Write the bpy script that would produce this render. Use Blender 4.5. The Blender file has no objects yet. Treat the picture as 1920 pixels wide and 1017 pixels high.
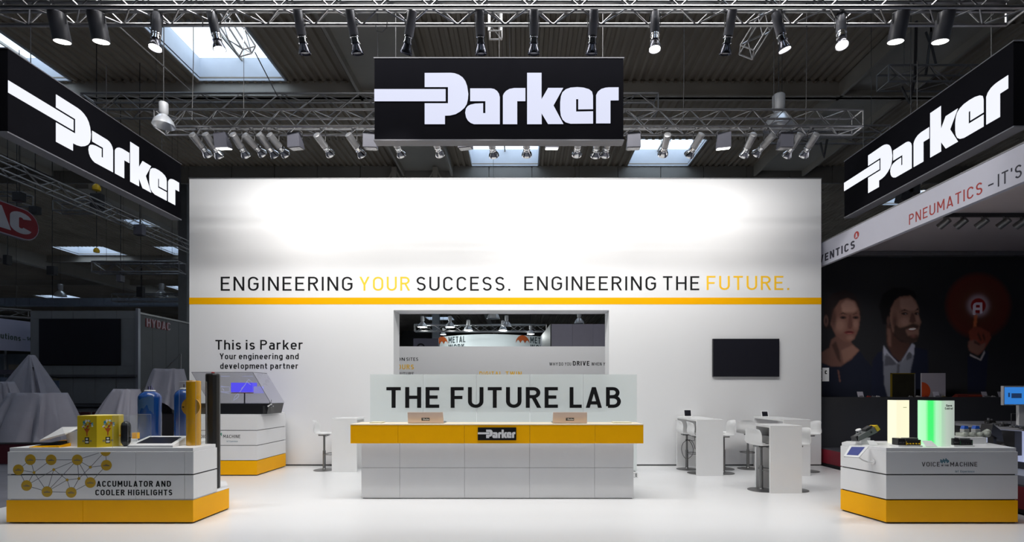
import bpy, math, random
import numpy as np
from mathutils import Vector, Matrix, Quaternion
from mathutils.geometry import tessellate_polygon
random.seed(7)
PI = math.pi
sc = bpy.context.scene
col = sc.collection

# ------------------------------------------------------------------ camera, world, light, exposure
F, VX, HY, EYE = 930.0, 977.0, 735.0, 1.62      # focal length (px of a 1920 frame), vanishing point, eye height (m)
cam = bpy.data.cameras.new('camera'); camo = bpy.data.objects.new('camera', cam); col.objects.link(camo)
camo.location = (0, 0, EYE); camo.rotation_euler = (PI/2, 0, 0)
cam.sensor_width = 36; cam.lens = F/1920*36
cam.shift_x = -(VX-960)/1920; cam.shift_y = (HY-508.5)/1920
cam.clip_end = 300
sc.camera = camo
sc.view_settings.view_transform = 'Standard'; sc.view_settings.look = 'None'
sc.view_settings.gamma = 1; sc.view_settings.use_curve_mapping = False
sc.view_settings.exposure = 0.0
w = bpy.data.worlds.new('world'); sc.world = w; w.use_nodes = True
w.node_tree.nodes['Background'].inputs[0].default_value = (.74, .86, 1.0, 1)
w.node_tree.nodes['Background'].inputs[1].default_value = 2.6
try:
    sc.cycles.use_denoising = True
    sc.cycles.max_bounces = 8; sc.cycles.diffuse_bounces = 4; sc.cycles.glossy_bounces = 3
    sc.cycles.transparent_max_bounces = 12; sc.cycles.sample_clamp_indirect = 4
    sc.cycles.caustics_reflective = False; sc.cycles.caustics_refractive = False
except Exception: pass
WALL_W, FRONT_W, FLOOD_W, HALL_W = 35, 75, 40, 55           # lamp powers

def area(name, loc, rot, sx, sy, power, color=(1, 1, 1), spread=PI):
    l = bpy.data.lights.new(name, 'AREA'); l.shape = 'RECTANGLE'; l.size = sx; l.size_y = sy
    l.energy = power; l.color = color; l.spread = spread
    o = bpy.data.objects.new(name, l); col.objects.link(o); o.location = loc; o.rotation_euler = rot
    return o
# added fill lights without fixtures, unseen above the trusses and behind the wall
area('fill_light_front', (-.3, 5.6, 8.6), (math.radians(5), 0, 0), 12, .5, 275, (1, .985, .96))
area('fill_light_middle', (-1.3, 6.4, 7.9), (math.radians(33), 0, 0), 8.5, .5, 400, (1, .99, .97))
area('fill_light_inner', (-.2, 13.2, 5.6), (math.radians(25), 0, 0), 10, .5, 160, (1, .98, .95))

# ------------------------------------------------------------------ helpers
def PX(px, Y): return (px-VX)/F*Y
def PZ(py, Y): return EYE+(HY-py)/F*Y
def P(px, py, Y): return Vector((PX(px, Y), Y, PZ(py, Y)))

MATS = {}
def mat(name, c, rough=.5, metal=0, spec=.5, var=0.0, scale=4, bump=0.0, bscale=60, coat=0, stretch=None):
    if name in MATS: return MATS[name]
    m = bpy.data.materials.new(name); m.use_nodes = True
    nt = m.node_tree; b = nt.nodes['Principled BSDF']
    b.inputs['Roughness'].default_value = rough; b.inputs['Metallic'].default_value = metal
    b.inputs['Specular IOR Level'].default_value = spec; b.inputs['Coat Weight'].default_value = coat
    tc = nt.nodes.new('ShaderNodeTexCoord')
    n = nt.nodes.new('ShaderNodeTexNoise'); n.inputs['Scale'].default_value = scale; n.inputs['Detail'].default_value = 4
    src = tc.outputs['Object']
    if stretch:
        mp = nt.nodes.new('ShaderNodeMapping'); mp.inputs['Scale'].default_value = stretch
        nt.links.new(src, mp.inputs[0]); src = mp.outputs[0]
    nt.links.new(src, n.inputs['Vector'])
    r = nt.nodes.new('ShaderNodeValToRGB')
    r.color_ramp.elements[0].position = .3; r.color_ramp.elements[1].position = .7
    r.color_ramp.elements[0].color = tuple(max(0, x*(1-var)) for x in c)+(1,)
    r.color_ramp.elements[1].color = tuple(min(1, x*(1+var)) for x in c)+(1,)
    nt.links.new(n.outputs['Fac'], r.inputs[0]); nt.links.new(r.outputs[0], b.inputs['Base Color'])
    if bump:
        n2 = nt.nodes.new('ShaderNodeTexNoise'); n2.inputs['Scale'].default_value = bscale
        nt.links.new(src, n2.inputs['Vector'])
        bp = nt.nodes.new('ShaderNodeBump'); bp.inputs['Strength'].default_value = bump; bp.inputs['Distance'].default_value = .01
        nt.links.new(n2.outputs['Fac'], bp.inputs['Height']); nt.links.new(bp.outputs[0], b.inputs['Normal'])
    MATS[name] = m; return m
def emit(name, c, s, base=(.02, .02, .02)):
    if name in MATS: return MATS[name]
    m = bpy.data.materials.new(name); m.use_nodes = True; b = m.node_tree.nodes['Principled BSDF']
    b.inputs['Base Color'].default_value = base+(1,); b.inputs['Roughness'].default_value = .3
    b.inputs['Emission Color'].default_value = tuple(c)+(1,); b.inputs['Emission Strength'].default_value = s
    MATS[name] = m; return m
def glass(name, tint, clear, rough=.05, trans=0.0):
    """thin sheet: clear share passes straight through, rest reflects or scatters"""
    if name in MATS: return MATS[name]
    m = bpy.data.materials.new(name); m.use_nodes = True; nt = m.node_tree; nt.nodes.clear()
    out = nt.nodes.new('ShaderNodeOutputMaterial'); mx = nt.nodes.new('ShaderNodeMixShader'); mx.inputs[0].default_value = 1-clear
    tr = nt.nodes.new('ShaderNodeBsdfTransparent'); tr.inputs[0].default_value = tuple(tint)+(1,)
    if trans:
        a = nt.nodes.new('ShaderNodeBsdfDiffuse'); a.inputs[0].default_value = tuple(tint)+(1,)
        t = nt.nodes.new('ShaderNodeBsdfTranslucent'); t.inputs[0].default_value = tuple(tint)+(1,)
        m2 = nt.nodes.new('ShaderNodeMixShader'); m2.inputs[0].default_value = trans
        nt.links.new(a.outputs[0], m2.inputs[1]); nt.links.new(t.outputs[0], m2.inputs[2])
        g = nt.nodes.new('ShaderNodeBsdfGlossy'); g.inputs['Roughness'].default_value = .08
        m3 = nt.nodes.new('ShaderNodeMixShader'); m3.inputs[0].default_value = .05
        nt.links.new(m2.outputs[0], m3.inputs[1]); nt.links.new(g.outputs[0], m3.inputs[2]); s = m3
    else:
        s = nt.nodes.new('ShaderNodeBsdfGlossy'); s.inputs['Roughness'].default_value = rough
    nt.links.new(tr.outputs[0], mx.inputs[1]); nt.links.new(s.outputs[0], mx.inputs[2]); nt.links.new(mx.outputs[0], out.inputs[0])
    MATS[name] = m; return m

def wloc(o):
    v = Vector((0, 0, 0))
    while o is not None: v = v+o.location; o = o.parent
    return v

class MB:
    def __init__(s): s.v = []; s.f = []
    def add(s, vs, fs):
        n = len(s.v); s.v += [tuple(x) for x in vs]; s.f += [tuple(i+n for i in f) for f in fs]; return s
    def box(s, x0, x1, y0, y1, z0, z1):
        if x0 > x1: x0, x1 = x1, x0
        if y0 > y1: y0, y1 = y1, y0
        if z0 > z1: z0, z1 = z1, z0
        return s.add([(x0,y0,z0),(x1,y0,z0),(x1,y1,z0),(x0,y1,z0),(x0,y0,z1),(x1,y0,z1),(x1,y1,z1),(x0,y1,z1)],
                     [(0,3,2,1),(4,5,6,7),(0,1,5,4),(1,2,6,5),(2,3,7,6),(3,0,4,7)])
    def hexa(s, b, t):      # bottom 4, top 4 points, counter-clockwise from above
        return s.add(list(b)+list(t), [(0,3,2,1),(4,5,6,7),(0,1,5,4),(1,2,6,5),(2,3,7,6),(3,0,4,7)])
    def tube(s, p0, p1, r, n=8, r1=None, cap=True):
        p0, p1 = Vector(p0), Vector(p1); r1 = r if r1 is None else r1
        d = p1-p0
        if d.length < 1e-6: return s
        q = d.to_track_quat('Z', 'Y'); vs = []
        for p, rr in ((p0, r), (p1, r1)):
            for i in range(n):
                a = 2*PI*i/n; vs.append(p+q @ Vector((rr*math.cos(a), rr*math.sin(a), 0)))
        fs = [(i, (i+1) % n, n+(i+1) % n, n+i) for i in range(n)]
        if cap: fs += [tuple(range(n-1, -1, -1)), tuple(range(n, 2*n))]
        return s.add(vs, fs)
    def path(s, pts, r, n=6):
        pts = [Vector(p) for p in pts]; vs = []
        for i, p in enumerate(pts):
            d = pts[min(i+1, len(pts)-1)]-pts[max(i-1, 0)]
            q = d.to_track_quat('Z', 'Y')
            for k in range(n):
                a = 2*PI*k/n; vs.append(p+q @ Vector((r*math.cos(a), r*math.sin(a), 0)))
        fs = []
        for i in range(len(pts)-1):
            for k in range(n): fs.append((i*n+k, i*n+(k+1) % n, (i+1)*n+(k+1) % n, (i+1)*n+k))
        fs += [tuple(range(n-1, -1, -1)), tuple(range((len(pts)-1)*n, len(pts)*n))]
        return s.add(vs, fs)
    def lathe(s, prof, n=20, c=(0, 0, 0), M=None):
        vs = []; c = Vector(c)
        for r, z in prof:
            for i in range(n):
                a = 2*PI*i/n; p = Vector((r*math.cos(a), r*math.sin(a), z))
                if M is not None: p = M @ p
                vs.append(p+c)
        fs = []
        for j in range(len(prof)-1):
            for i in range(n): fs.append((j*n+i, j*n+(i+1) % n, (j+1)*n+(i+1) % n, (j+1)*n+i))
        if prof[0][0] > 1e-4: fs.append(tuple(range(n-1, -1, -1)))
        if prof[-1][0] > 1e-4: fs.append(tuple(range((len(prof)-1)*n, len(prof)*n)))
        return s.add(vs, fs)
    def poly(s, pts, fn, depth):
        """flat outline (u,v) -> solid plate; fn(u,v,n) gives the point n in front of the plane"""
        pts = list(pts); n = len(pts)
        A = sum(pts[i][0]*pts[(i+1) % n][1]-pts[(i+1) % n][0]*pts[i][1] for i in range(n))
        if A < 0: pts.reverse()
        tr = tessellate_polygon([[Vector((u, v, 0)) for u, v in pts]])
        vs = [fn(u, v, depth) for u, v in pts]+[fn(u, v, 0) for u, v in pts]
        fs = [tuple(t) for t in tr]+[(i, n+i, n+(i+1) % n, (i+1) % n) for i in range(n)]
        return s.add(vs, fs)
    def mesh(s, name, m, smooth=None, off=(0, 0, 0)):
        me = bpy.data.meshes.new(name)
        ox, oy, oz = off
        me.from_pydata([(a-ox, b-oy, c-oz) for a, b, c in s.v], [], s.f)
        me.materials.append(m)
        if smooth:
            me.polygons.foreach_set('use_smooth', [True]*len(me.polygons))
            try: me.set_sharp_from_angle(angle=math.radians(smooth))
            except Exception: pass
        me.update(); return me
    def build(s, name, m, parent=None, label=None, smooth=None, bevel=0, kind=None, local=False):
        off = (0, 0, 0) if (local or parent is None) else wloc(parent)
        me = s.mesh(name, m, smooth, off)
        o = bpy.data.objects.new(name, me); col.objects.link(o); o.parent = parent
        if bevel:
            b = o.modifiers.new('bevel', 'BEVEL'); b.width = bevel; b.segments = 2; b.limit_method = 'ANGLE'
        if label: o['label'] = label
        if kind: o['kind'] = kind
        return o

def thing(name, label, cat, loc=(0, 0, 0), group=None, rz=0):
    o = bpy.data.objects.new(name, None); col.objects.link(o); o.location = loc; o.rotation_euler = (0, 0, rz)
    o.empty_display_size = .1
    o['label'] = label; o['category'] = cat
    if group: o['group'] = group
    return o
def tag(o, label, cat, group=None):
    o['label'] = label; o['category'] = cat
    if group: o['group'] = group
    return o
def struct(mb, name, m, parent=None, smooth=None):
    o = mb.build(name, m, parent, smooth=smooth)
    o['kind'] = 'structure'
    return o
def sroot(name):
    o = bpy.data.objects.new(name, None); col.objects.link(o); o['kind'] = 'structure'; return o
def copy_tree(o, parent=None):
    c = o.copy(); col.objects.link(c); c.parent = parent
    for ch in list(o.children): copy_tree(ch, c)
    return c
ORD = ['first', 'second', 'third', 'fourth', 'fifth', 'sixth', 'seventh', 'eighth', 'ninth', 'tenth', 'eleventh', 'twelfth', 'thirteenth',
       'fourteenth', 'fifteenth', 'sixteenth', 'seventeenth', 'eighteenth', 'nineteenth', 'twentieth', 'twenty-first', 'twenty-second',
       'twenty-third', 'twenty-fourth', 'twenty-fifth', 'twenty-sixth', 'twenty-seventh', 'twenty-eighth', 'twenty-ninth', 'thirtieth']

# ------------------------------------------------------------------ stroke lettering (monoline, engineering-drawing style)
def arc(cx, cy, rx, ry, a0, a1, n=10):
    return [(cx+rx*math.cos(math.radians(a0+(a1-a0)*i/n)), cy+ry*math.sin(math.radians(a0+(a1-a0)*i/n))) for i in range(n+1)]
def glyph(c, w):
    h = w/2; X = .73                                     # x-height
    L = []; S = []                                       # polylines (butt ends), slanted strokes with level ends
    if c == ' ': return .30, L, S
    if c == '.': return w*1.2, [[(w*.6, 0), (w*.6, w*1.15)]], S
    if c == "'": return w, [[(h, .72), (h, 1)]], S
    if c == '-': return .38, [[(0, .42), (.38, .42)]], S
    if c in 'OQ':
        W = .64; r = W/2-h
        return W, [arc(W/2, 1-W/2, r, r, 0, 180)+arc(W/2, W/2, r, r, 180, 360)+[(W-h, 1-W/2)]], S
    if c == 'C':
        W = .60; r = W/2-h
        return W, [arc(W/2, 1-W/2, r, r, 12, 180)+arc(W/2, W/2, r, r, 180, 348)], S
    if c == 'G':
        W = .62; r = W/2-h
        return W, [arc(W/2, 1-W/2, r, r, 14, 180)+arc(W/2, W/2, r, r, 180, 360)+[(W-h, .5), (W*.52, .5)]], S
    if c == 'D':
        W = .63; r = .26
        return W, [[(h, h), (W-h-r, h)]+arc(W-h-r, h+r, r, r, 270, 360)+arc(W-h-r, 1-h-r, r, r, 0, 90)+[(h, 1-h), (h, h-.001)]], S
    if c == 'U':
        W = .62; r = W/2-h
        return W, [[(h, 1)]+arc(W/2, W/2, r, r, 180, 360)+[(W-h, 1)]], S
    if c == 'E': return .53, [[(.53, 1-h), (h, 1-h), (h, h), (.53, h)], [(w, .52), (.47, .52)]], S
    if c == 'F': return .52, [[(.52, 1-h), (h, 1-h), (h, 0)], [(w, .5), (.47, .5)]], S
    if c == 'I': return w, [[(h, 0), (h, 1)]], S
    if c == 'H': return .62, [[(h, 0), (h, 1)], [(.62-h, 0), (.62-h, 1)], [(w, .51), (.62-w, .51)]], S
    if c == 'L': return .50, [[(h, 1), (h, h), (.50, h)]], S
    if c == 'T': return .56, [[(0, 1-h), (.56, 1-h)], [(.28, 1-w), (.28, 0)]], S
    if c == 'N': return .63, [[(h, 0), (h, 1)], [(.63-h, 0), (.63-h, 1)]], [(h, 1, .63-h, 0)]
    if c == 'M': return .76, [[(h, 0), (h, 1)], [(.76-h, 0), (.76-h, 1)]], [(h, 1, .38, .3), (.76-h, 1, .38, .3)]
    if c == 'A': return .66, [[(.14, .24), (.52, .24)]], [(h, 0, .33, 1), (.66-h, 0, .33, 1)]
    if c == 'V': return .66, L, [(h, 1, .33, 0), (.66-h, 1, .33, 0)]
    if c == 'W': return .92, L, [(h, 1, .25, 0), (.46, 1, .25, 0), (.46, 1, .67, 0), (.92-h, 1, .67, 0)]
    if c == 'Y': return .62, [[(.31, .48), (.31, 0)]], [(h, 1, .31, .42), (.62-h, 1, .31, .42)]
    if c == 'K': return .60, [[(h, 0), (h, 1)]], [(.52, 1, w*.9, .40), (.27, .56, .54, 0)]
    if c in 'PR':
        r = .27-h; W = .58
        L = [[(h, 0), (h, 1-h), (W-h-r, 1-h)]+arc(W-h-r, 1-h-r, r, r, 90, -90)+[(w, 1-h-2*r)]]
        if c == 'R': S = [(.32, .48, W-h*.6, 0)]
        return W, L, S
    if c == 'B':
        W = .60; r = .25-h/2
        L = [[(h, h), (h, 1-h), (W-h-r-.02, 1-h)]+arc(W-h-r-.02, 1-h-r+.02, r-.02, r-.02, 90, -90)+[(w, .53)],
             [(w, .53), (W-h-r, .53)]+arc(W-h-r, (.53+h)/2, (.53-h)/2, (.53-h)/2, 90, -90)+[(h, h)]]
        return W, L, S
    if c == 'S':
        W = .56; rx = W/2-h; ry = (1-w)/4
        return W, [arc(W/2, 1-h-ry, rx, ry, 22, 270)+arc(W/2, h+ry, rx, ry, 90, -158)[1:]], S
    if c == 'X': return .6, L, [(h, 1, .6-h, 0), (.6-h, 1, h, 0)]
    # lower case
    r = .235
    if c == 'i': return w, [[(h, 0), (h, X)], [(h, .86), (h, 1)]], S
    if c == 'l': return w*1.6, [[(h, 1)]+arc(h+.09, .09+h, .09, .09, 180, 270, 5)], S
    if c == 'h': return .50, [[(h, 0), (h, 1)], arc(.25, X-.25, .25-h, .25-h, 180, 0)+[(.5-h, 0)]], S
    if c == 'n': return .50, [[(h, 0), (h, X)], arc(.25, X-.25, .25-h, .25-h, 180, 0)+[(.5-h, 0)]], S
    if c == 'u': return .50, [[(.5-h, 0), (.5-h, X)], [(h, X)]+arc(.25, .25, .25-h, .25-h, 180, 360)], S
    if c == 'm': return .78, [[(h, 0), (h, X)], arc(h+.17, X-.17-h, .17, .17, 180, 0)+[(h+.34, 0)], arc(h+.51, X-.17-h, .17, .17, 180, 0)+[(h+.68, 0)]], S
    if c == 'r': return .36, [[(h, 0), (h, X)], arc(.27, X-.21, .27-h, .21-h, 180, 70)], S
    if c == 'o': return .50, [arc(.25, X-.25, .25-h, .25-h, 0, 180)+arc(.25, .25, .25-h, .25-h, 180, 360)+[(.5-h, X-.25)]], S
    if c == 'c': return .47, [arc(.25, X-.25, .25-h, .25-h, 30, 180)+arc(.25, .25, .25-h, .25-h, 180, 330)], S
    if c == 'e': return .50, [[(h, X/2), (.5-h, X/2)]+arc(.25, X-.25, .25-h, .25-h, 0, 180)+arc(.25, .25, .25-h, .25-h, 180, 325)], S
    if c == 'a': return .48, [arc(.24, X-.2, .24-h, .2-h, 150, 0)+[(.48-h, 0)], [(.48-h, .42), (.2, .42)]+arc(.2, .42-.17, .2-h, .17, 90, 180, 6)+arc(.2, .25-.0, .2-h, .25-h, 180, 270, 6)+[(.48-h, h+.02)]], S
    if c == 'd': return .50, [[(.5-h, 0), (.5-h, 1)], arc(.25, X-.25, .25-h, .25-h, 0, 180)+arc(.25, .25, .25-h, .25-h, 180, 360)], S
    if c == 'b': return .50, [[(h, 0), (h, 1)], arc(.25, X-.25, .25-h, .25-h, 0, 180)+arc(.25, .25, .25-h, .25-h, 180, 360)+[(.5-h, X-.25)]], S
    if c == 'p': return .50, [[(h, -.27), (h, X)], arc(.25, X-.25, .25-h, .25-h, 180, 0)+arc(.25, .25, .25-h, .25-h, 0, -180)], S
    if c == 'g': return .50, [arc(.25, X-.25, .25-h, .25-h, 0, 180)+arc(.25, .25, .25-h, .25-h, 180, 360), [(.5-h, X)]+arc(.25, -.03, .25-h, .2-h, 0, -150)], S
    if c == 't': return .34, [[(.14, .95)]+arc(.14+.1, .1+h, .1, .1, 180, 270, 5)+[(.34, h)], [(0, X-h), (.33, X-h)]], S
    if c == 'k': return .50, [[(h, 0), (h, 1)]], [(.43, X, w*.9, .28), (.23, .42, .45, 0)]
    if c == 'v': return .48, L, [(h, X, .24, 0), (.48-h, X, .24, 0)]
    if c == 'x': return .46, L, [(h, X, .46-h, 0), (.46-h, X, h, 0)]
    if c == 'y': return .48, L, [(h, X, .24, 0), (.48-h, X, .13, -.27)]
    if c == 's':
        W = .44; rx = W/2-h; ry = (X-w)/4
        return W, [arc(W/2, X-h-ry, rx, ry, 25, 270)+arc(W/2, h+ry, rx, ry, 90, -155)[1:]], S
    return .5, [[(h, 0), (h, 1)]], S
def stroke_quads(pl, w):
    h = w/2; n = len(pl); L = []; R = []
    for i in range(n):
        p = Vector(pl[i]); a = Vector(pl[i-1]) if i else None; b = Vector(pl[i+1]) if i < n-1 else None
        d1 = (p-a).normalized() if a is not None and (p-a).length > 1e-6 else None
        d2 = (b-p).normalized() if b is not None and (b-p).length > 1e-6 else None
        if d1 is None: d1 = d2
        if d2 is None: d2 = d1
        n1 = Vector((-d1.y, d1.x)); n2 = Vector((-d2.y, d2.x)); m = (n1+n2)
        m = m.normalized() if m.length > 1e-4 else n1
        k = h/max(.35, m.dot(n1))
        L.append(p+m*k); R.append(p-m*k)
    return [[L[i], L[i+1], R[i+1], R[i]] for i in range(n-1)]
def text_quads(s, w):
    """quads in cap-height units, plus list of glyph advance edges"""
    out = []; x = 0; tr = w*1.0+.03
    gl = []
    for c in s:
        W, L, S = glyph(c, w); q = []
        for pl in L: q += stroke_quads(pl, w)
        for x0, y0, x1, y1 in S:
            th = math.hypot(x1-x0, y1-y0)/abs(y1-y0); hw = w/2*th
            q.append([Vector((x0-hw, y0)), Vector((x1-hw, y1)), Vector((x1+hw, y1)), Vector((x0+hw, y0))])
        gl.append((W, q))
    return gl
def text(mb, s, fn, u0, u1, v0, cap, w=.13, depth=.004, nat=None):
    """write s between u0 and u1 on the plane fn(u,v,n), baseline v0"""
    gl = text_quads(s, w); n = len(gl)
    tot = sum(g[0] for g in gl)*cap
    sgn = 1 if u1 > u0 else -1; span = abs(u1-u0)
    nat = nat*cap if nat else (.17 if any(c.islower() for c in s) else .22)*cap
    want = tot+nat*(n-1); k = span/want; gap = nat*k       # letters and gaps stretch sideways together
    x = 0
    for W, q in gl:
        for qi, poly in enumerate(q):                      # strokes that cross lie a hair apart in depth
            mb.poly([(p.x*cap*k+x, p.y*cap) for p in poly], lambda u, v, d: fn(u0+sgn*u, v0+v, d), depth+qi*3e-5)
        x += W*cap*k+gap
    return mb
def plane_front(Y): return lambda u, v, n: (u, Y-n, v)            # faces the camera (-Y)
def plane_posx(X): return lambda u, v, n: (X+n, u, v)             # faces +X, u = Y
def plane_negx(X): return lambda u, v, n: (X-n, u, v)             # faces -X, u = Y

LOGO_RAW = [
 [(-610,372),(435,372),(435,548),(-610,548)],
 [(128,135),(510,133),(570,140),(630,162),(685,200),(725,255),(752,330),(768,440),(762,520),(745,590),(710,645),(650,698),(580,738),(500,757),(425,760),(425,885),(128,885),(128,580),(470,580),(470,340),(128,340)],
 [(795,362),(1105,362),(1150,372),(1190,400),(1218,440),(1230,490),(1230,885),(850,885),(800,865),(760,830),(735,785),(722,720),(732,660),(760,622),(800,600),(870,585),(985,580),(985,725),(1018,725),(1018,547),(795,547)],
 [(1275,885),(1275,470),(1290,435),(1320,400),(1370,370),(1440,357),(1605,357),(1605,547),(1485,547),(1485,885)],
 [(1630,133),(1842,133),(1842,520),(1937,355),(2159,355),(2017,612),(2162,883),(1937,883),(1842,725),(1845,885),(1630,885)],
 [(2597,665),(2596,470),(2582,410),(2537,374),(2457,350),(2367,343),(2267,350),(2197,375),(2147,420),(2125,480),(2115,560),(2115,680),(2125,760),(2152,820),(2197,858),(2267,878),(2597,876),(2597,698),(2349,702),(2349,517),(2380,517),(2380,668)],
 [(2642,873),(2642,460),(2667,410),(2717,370),(2777,352),(2827,347),(2972,346),(2972,535),(2852,537),(2852,873)]]
LOGO = [[((780+x/7.825-702)/467, (262.4-(120+y/7.825))/153.8) for x, y in p] for p in LOGO_RAW]
def logo(mb, fn, u0, v0, W, H, depth, inset=0):
    for p in LOGO: mb.poly([(u0+u*W, v0+v*H) for u, v in p], fn, depth)
    return mb

# ------------------------------------------------------------------ materials
white_wall = mat('white_wall_paint', (.80, .80, .81), .55, var=.01, scale=.6)
white_lam = mat('white_laminate', (.78, .78, .79), .35, var=.012, scale=3)
white_gloss = mat('white_gloss_plastic', (.82, .82, .82), .22, var=.01)
yellow = mat('golden_yellow_laminate', (.95, .45, .0), .42, spec=.15, var=.015, scale=3)
yellow2 = mat('lemon_yellow_board', (.72, .52, .01), .4, var=.02)
orange = mat('orange_print', (.98, .56, .015), .5)
black_print = mat('black_print', (.008, .008, .009), .6, spec=.15)
dark_core = mat('dark_gap_core', (.05, .05, .055), .7)
alu = mat('brushed_aluminium', (.33, .33, .34), .30, 1, var=.06, scale=12)
alu_dim = mat('dull_aluminium', (.30, .30, .31), .45, .8, var=.08, scale=12)
chrome = mat('chrome', (.75, .75, .76), .12, 1)
steel = mat('dark_steel', (.22, .22, .22), .35, .8, var=.05)
black_metal = mat('black_powder_coat', (.022, .022, .025), .42, var=.1, scale=20)
grey_metal = mat('grey_powder_coat', (.17, .17, .19), .4, .2, var=.05)
flood_grey = mat('flood_housing_grey', (.10, .10, .125), .45, var=.04)
screen_black = mat('screen_black', (.014, .014, .020), .3, spec=.3)
floor_white = mat('white_stand_floor', (.86, .86, .865), .30, spec=.45, var=.012, scale=.8, bump=.02, bscale=3)
carpet_dark = mat('dark_hall_floor', (.17, .17, .20), .9, var=.15, scale=2, bump=.2)
ceil_m = mat('corrugated_roof_sheet', (.37, .315, .25), .75, var=.12, scale=.5)
beam_m = mat('painted_roof_beam', (.42, .39, .34), .7, var=.08, scale=.6)
panel_m = mat('bulkhead_sheet_panel', (.25, .24, .22), .6, var=.10, scale=.5)
lens_m = emit('lamp_lens_glow', (1, .98, .93), 9)
lens_dim = emit('lamp_lens_soft', (1, .98, .95), 2.0)
sign_face = mat('sign_face_black', (.007, .007, .009), .75, spec=.0, var=.05)
sign_white = emit('sign_letter_light', (.72, .75, .93), 1.0)
sign_white2 = emit('sign_letter_light_side', (.90, .92, 1.0), 1.0)
frost = glass('frosted_green_glass', (.955, .99, .985), .38, trans=.6)
lens_off = mat('unlit_lens_glass', (.25, .25, .26), .25)
clear = glass('clear_acrylic', (.985, .992, .99), .97)
# ------------------------------------------------------------------ the hall: floor, roof, skylights, beams
struct(MB().box(-75, 75, -14, 20, -.12, -.02), 'floor_hall', carpet_dark)
struct(MB().box(-75, 75, 20, 92, -.12, -.02), 'floor_hall', mat('bounce_hall_floor', (.48, .48, .50), .8, var=.1, scale=1))  # far floor made pale to bounce light up to the roof
struct(MB().box(-7.25, 6.57, 4.95, 11.36, -.02, 0), 'floor', floor_white)
CZ = 13.0
ceil = sroot('ceiling')
EXTRA_SK = [(-35.1, -32), (-27.3, -24.2), (-19.5, -16.4), (-11.67, -8.58), (-2.4, .8), (5.3, 8.4), (16, 19), (23, 26), (31, 34)]  # unseen skylights overhead, added to brighten the hall
EXTRA_FAR = [(-66, -62), (-58, -54), (-50, -46)]  # openings outside the view, added for more light at the left
EXTRA_H1 = [(-17.5, -14.4), (-9.7, -6.6), (-2.4, .8), (5.3, 8.4), (13.5, 16.5)]  # openings hidden by the tall wall, added to light the far hall
EXTRA_H2 = [(-26, -22.8), (-17.5, -14.4), (-9.7, -6.6), (-2.4, .8), (5.3, 8.4), (14.5, 17.5), (21, 24)]  # more hidden openings added for light farther back
rows = [(-14, -9, []), (-9, -6, EXTRA_SK), (-6, -2, []), (-2, 1, EXTRA_SK), (1, 8.5, []), (8.5, 11.5, EXTRA_SK), (11.5, 15.2, []), (15.2, 18, EXTRA_FAR+[(-19.5, -16.4), (-11.67, -8.58)]), (18, 22.2, []), (22.2, 24.8, EXTRA_FAR+[(-2.45, .83), (5.33, 8.33)]),
        (24.8, 27.8, []), (27.8, 30, [(21.8, 24.5)]), (30, 32.5, EXTRA_FAR+EXTRA_H1), (32.5, 34, [(-26.5, -24.5)]), (34, 38.6, EXTRA_H1),
        (38.6, 41, EXTRA_FAR[:2]+[(-36.6, -32.6), (-28.6, -26.2)]), (41, 44, []), (44, 48, EXTRA_FAR[:1]+EXTRA_H2), (48, 53, []), (53, 57, [(-38, -35.5)]), (57, 58, []), (58, 61.5, [(-57, -53)]),
        (61.5, 63, []), (63, 68, EXTRA_H2+[(33, 36.5)]), (68, 75, []), (75, 78, [(-14.5, -10.5)]), (78, 92, [])]
def corrugated(mb, x0, x1, y0, y1):
    pitch, dp = .30, .10
    n = max(1, int((x1-x0)/pitch)); p = (x1-x0)/n; prof = []
    for i in range(n):
        a = x0+i*p; prof += [(a, CZ), (a+p*.45, CZ), (a+p*.55, CZ-dp), (a+p*.9, CZ-dp)]
    prof.append((x1, CZ))
    vs = []
    for x, z in prof: vs += [(x, y0, z), (x, y1, z)]
    mb.add(vs, [(2*i, 2*i+1, 2*i+3, 2*i+2) for i in range(len(prof)-1)])
nsky = 0
well_m = mat('skylight_well_paint', (.62, .66, .72), .5, var=.02)
pane_m = glass('milky_skylight_pane', (.96, .98, 1.0), .75, trans=.9)
for y0, y1, holes in rows:
    mb = MB(); x = -75; dk = MB()
    for a, b in holes+[(75, 75)]:
        if a > x: corrugated(mb, x, a, y0, y1); dk.box(x, a, y0-.01, y1+.01, CZ+.005, CZ+.05)
        x = b
    struct(mb, 'roof_sheet', ceil_m, ceil); struct(dk, 'roof_light_seal', ceil_m, ceil)  # flat deck added to block daylight leaks between sheet rows
    for a, b in holes:
        nsky += 1; r = sroot('window_%d' % nsky); h = .75  # seen skylights and the ones added for light share this name
        f = MB().box(a-.06, a, y0, y1, CZ-.08, CZ+h).box(b, b+.06, y0, y1, CZ-.08, CZ+h).box(a-.06, b+.06, y0-.06, y0, CZ-.08, CZ+h).box(a-.06, b+.06, y1, y1+.06, CZ-.08, CZ+h)
        f.build('well', well_m, r)
        MB().box(a, b, y0, y1, CZ+h-.02, CZ+h).build('pane', pane_m, r)
        yy = y0+(y1-y0)*.35
        MB().box(a, b, yy-.04, yy+.04, CZ+h-.14, CZ+h-.03).build('glazing_bar', beam_m, r)
        MB().box((a+b)/2-.03, (a+b)/2+.03, y0, y1, CZ+h-.12, CZ+h-.03).build('glazing_bar', beam_m, r)
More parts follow.
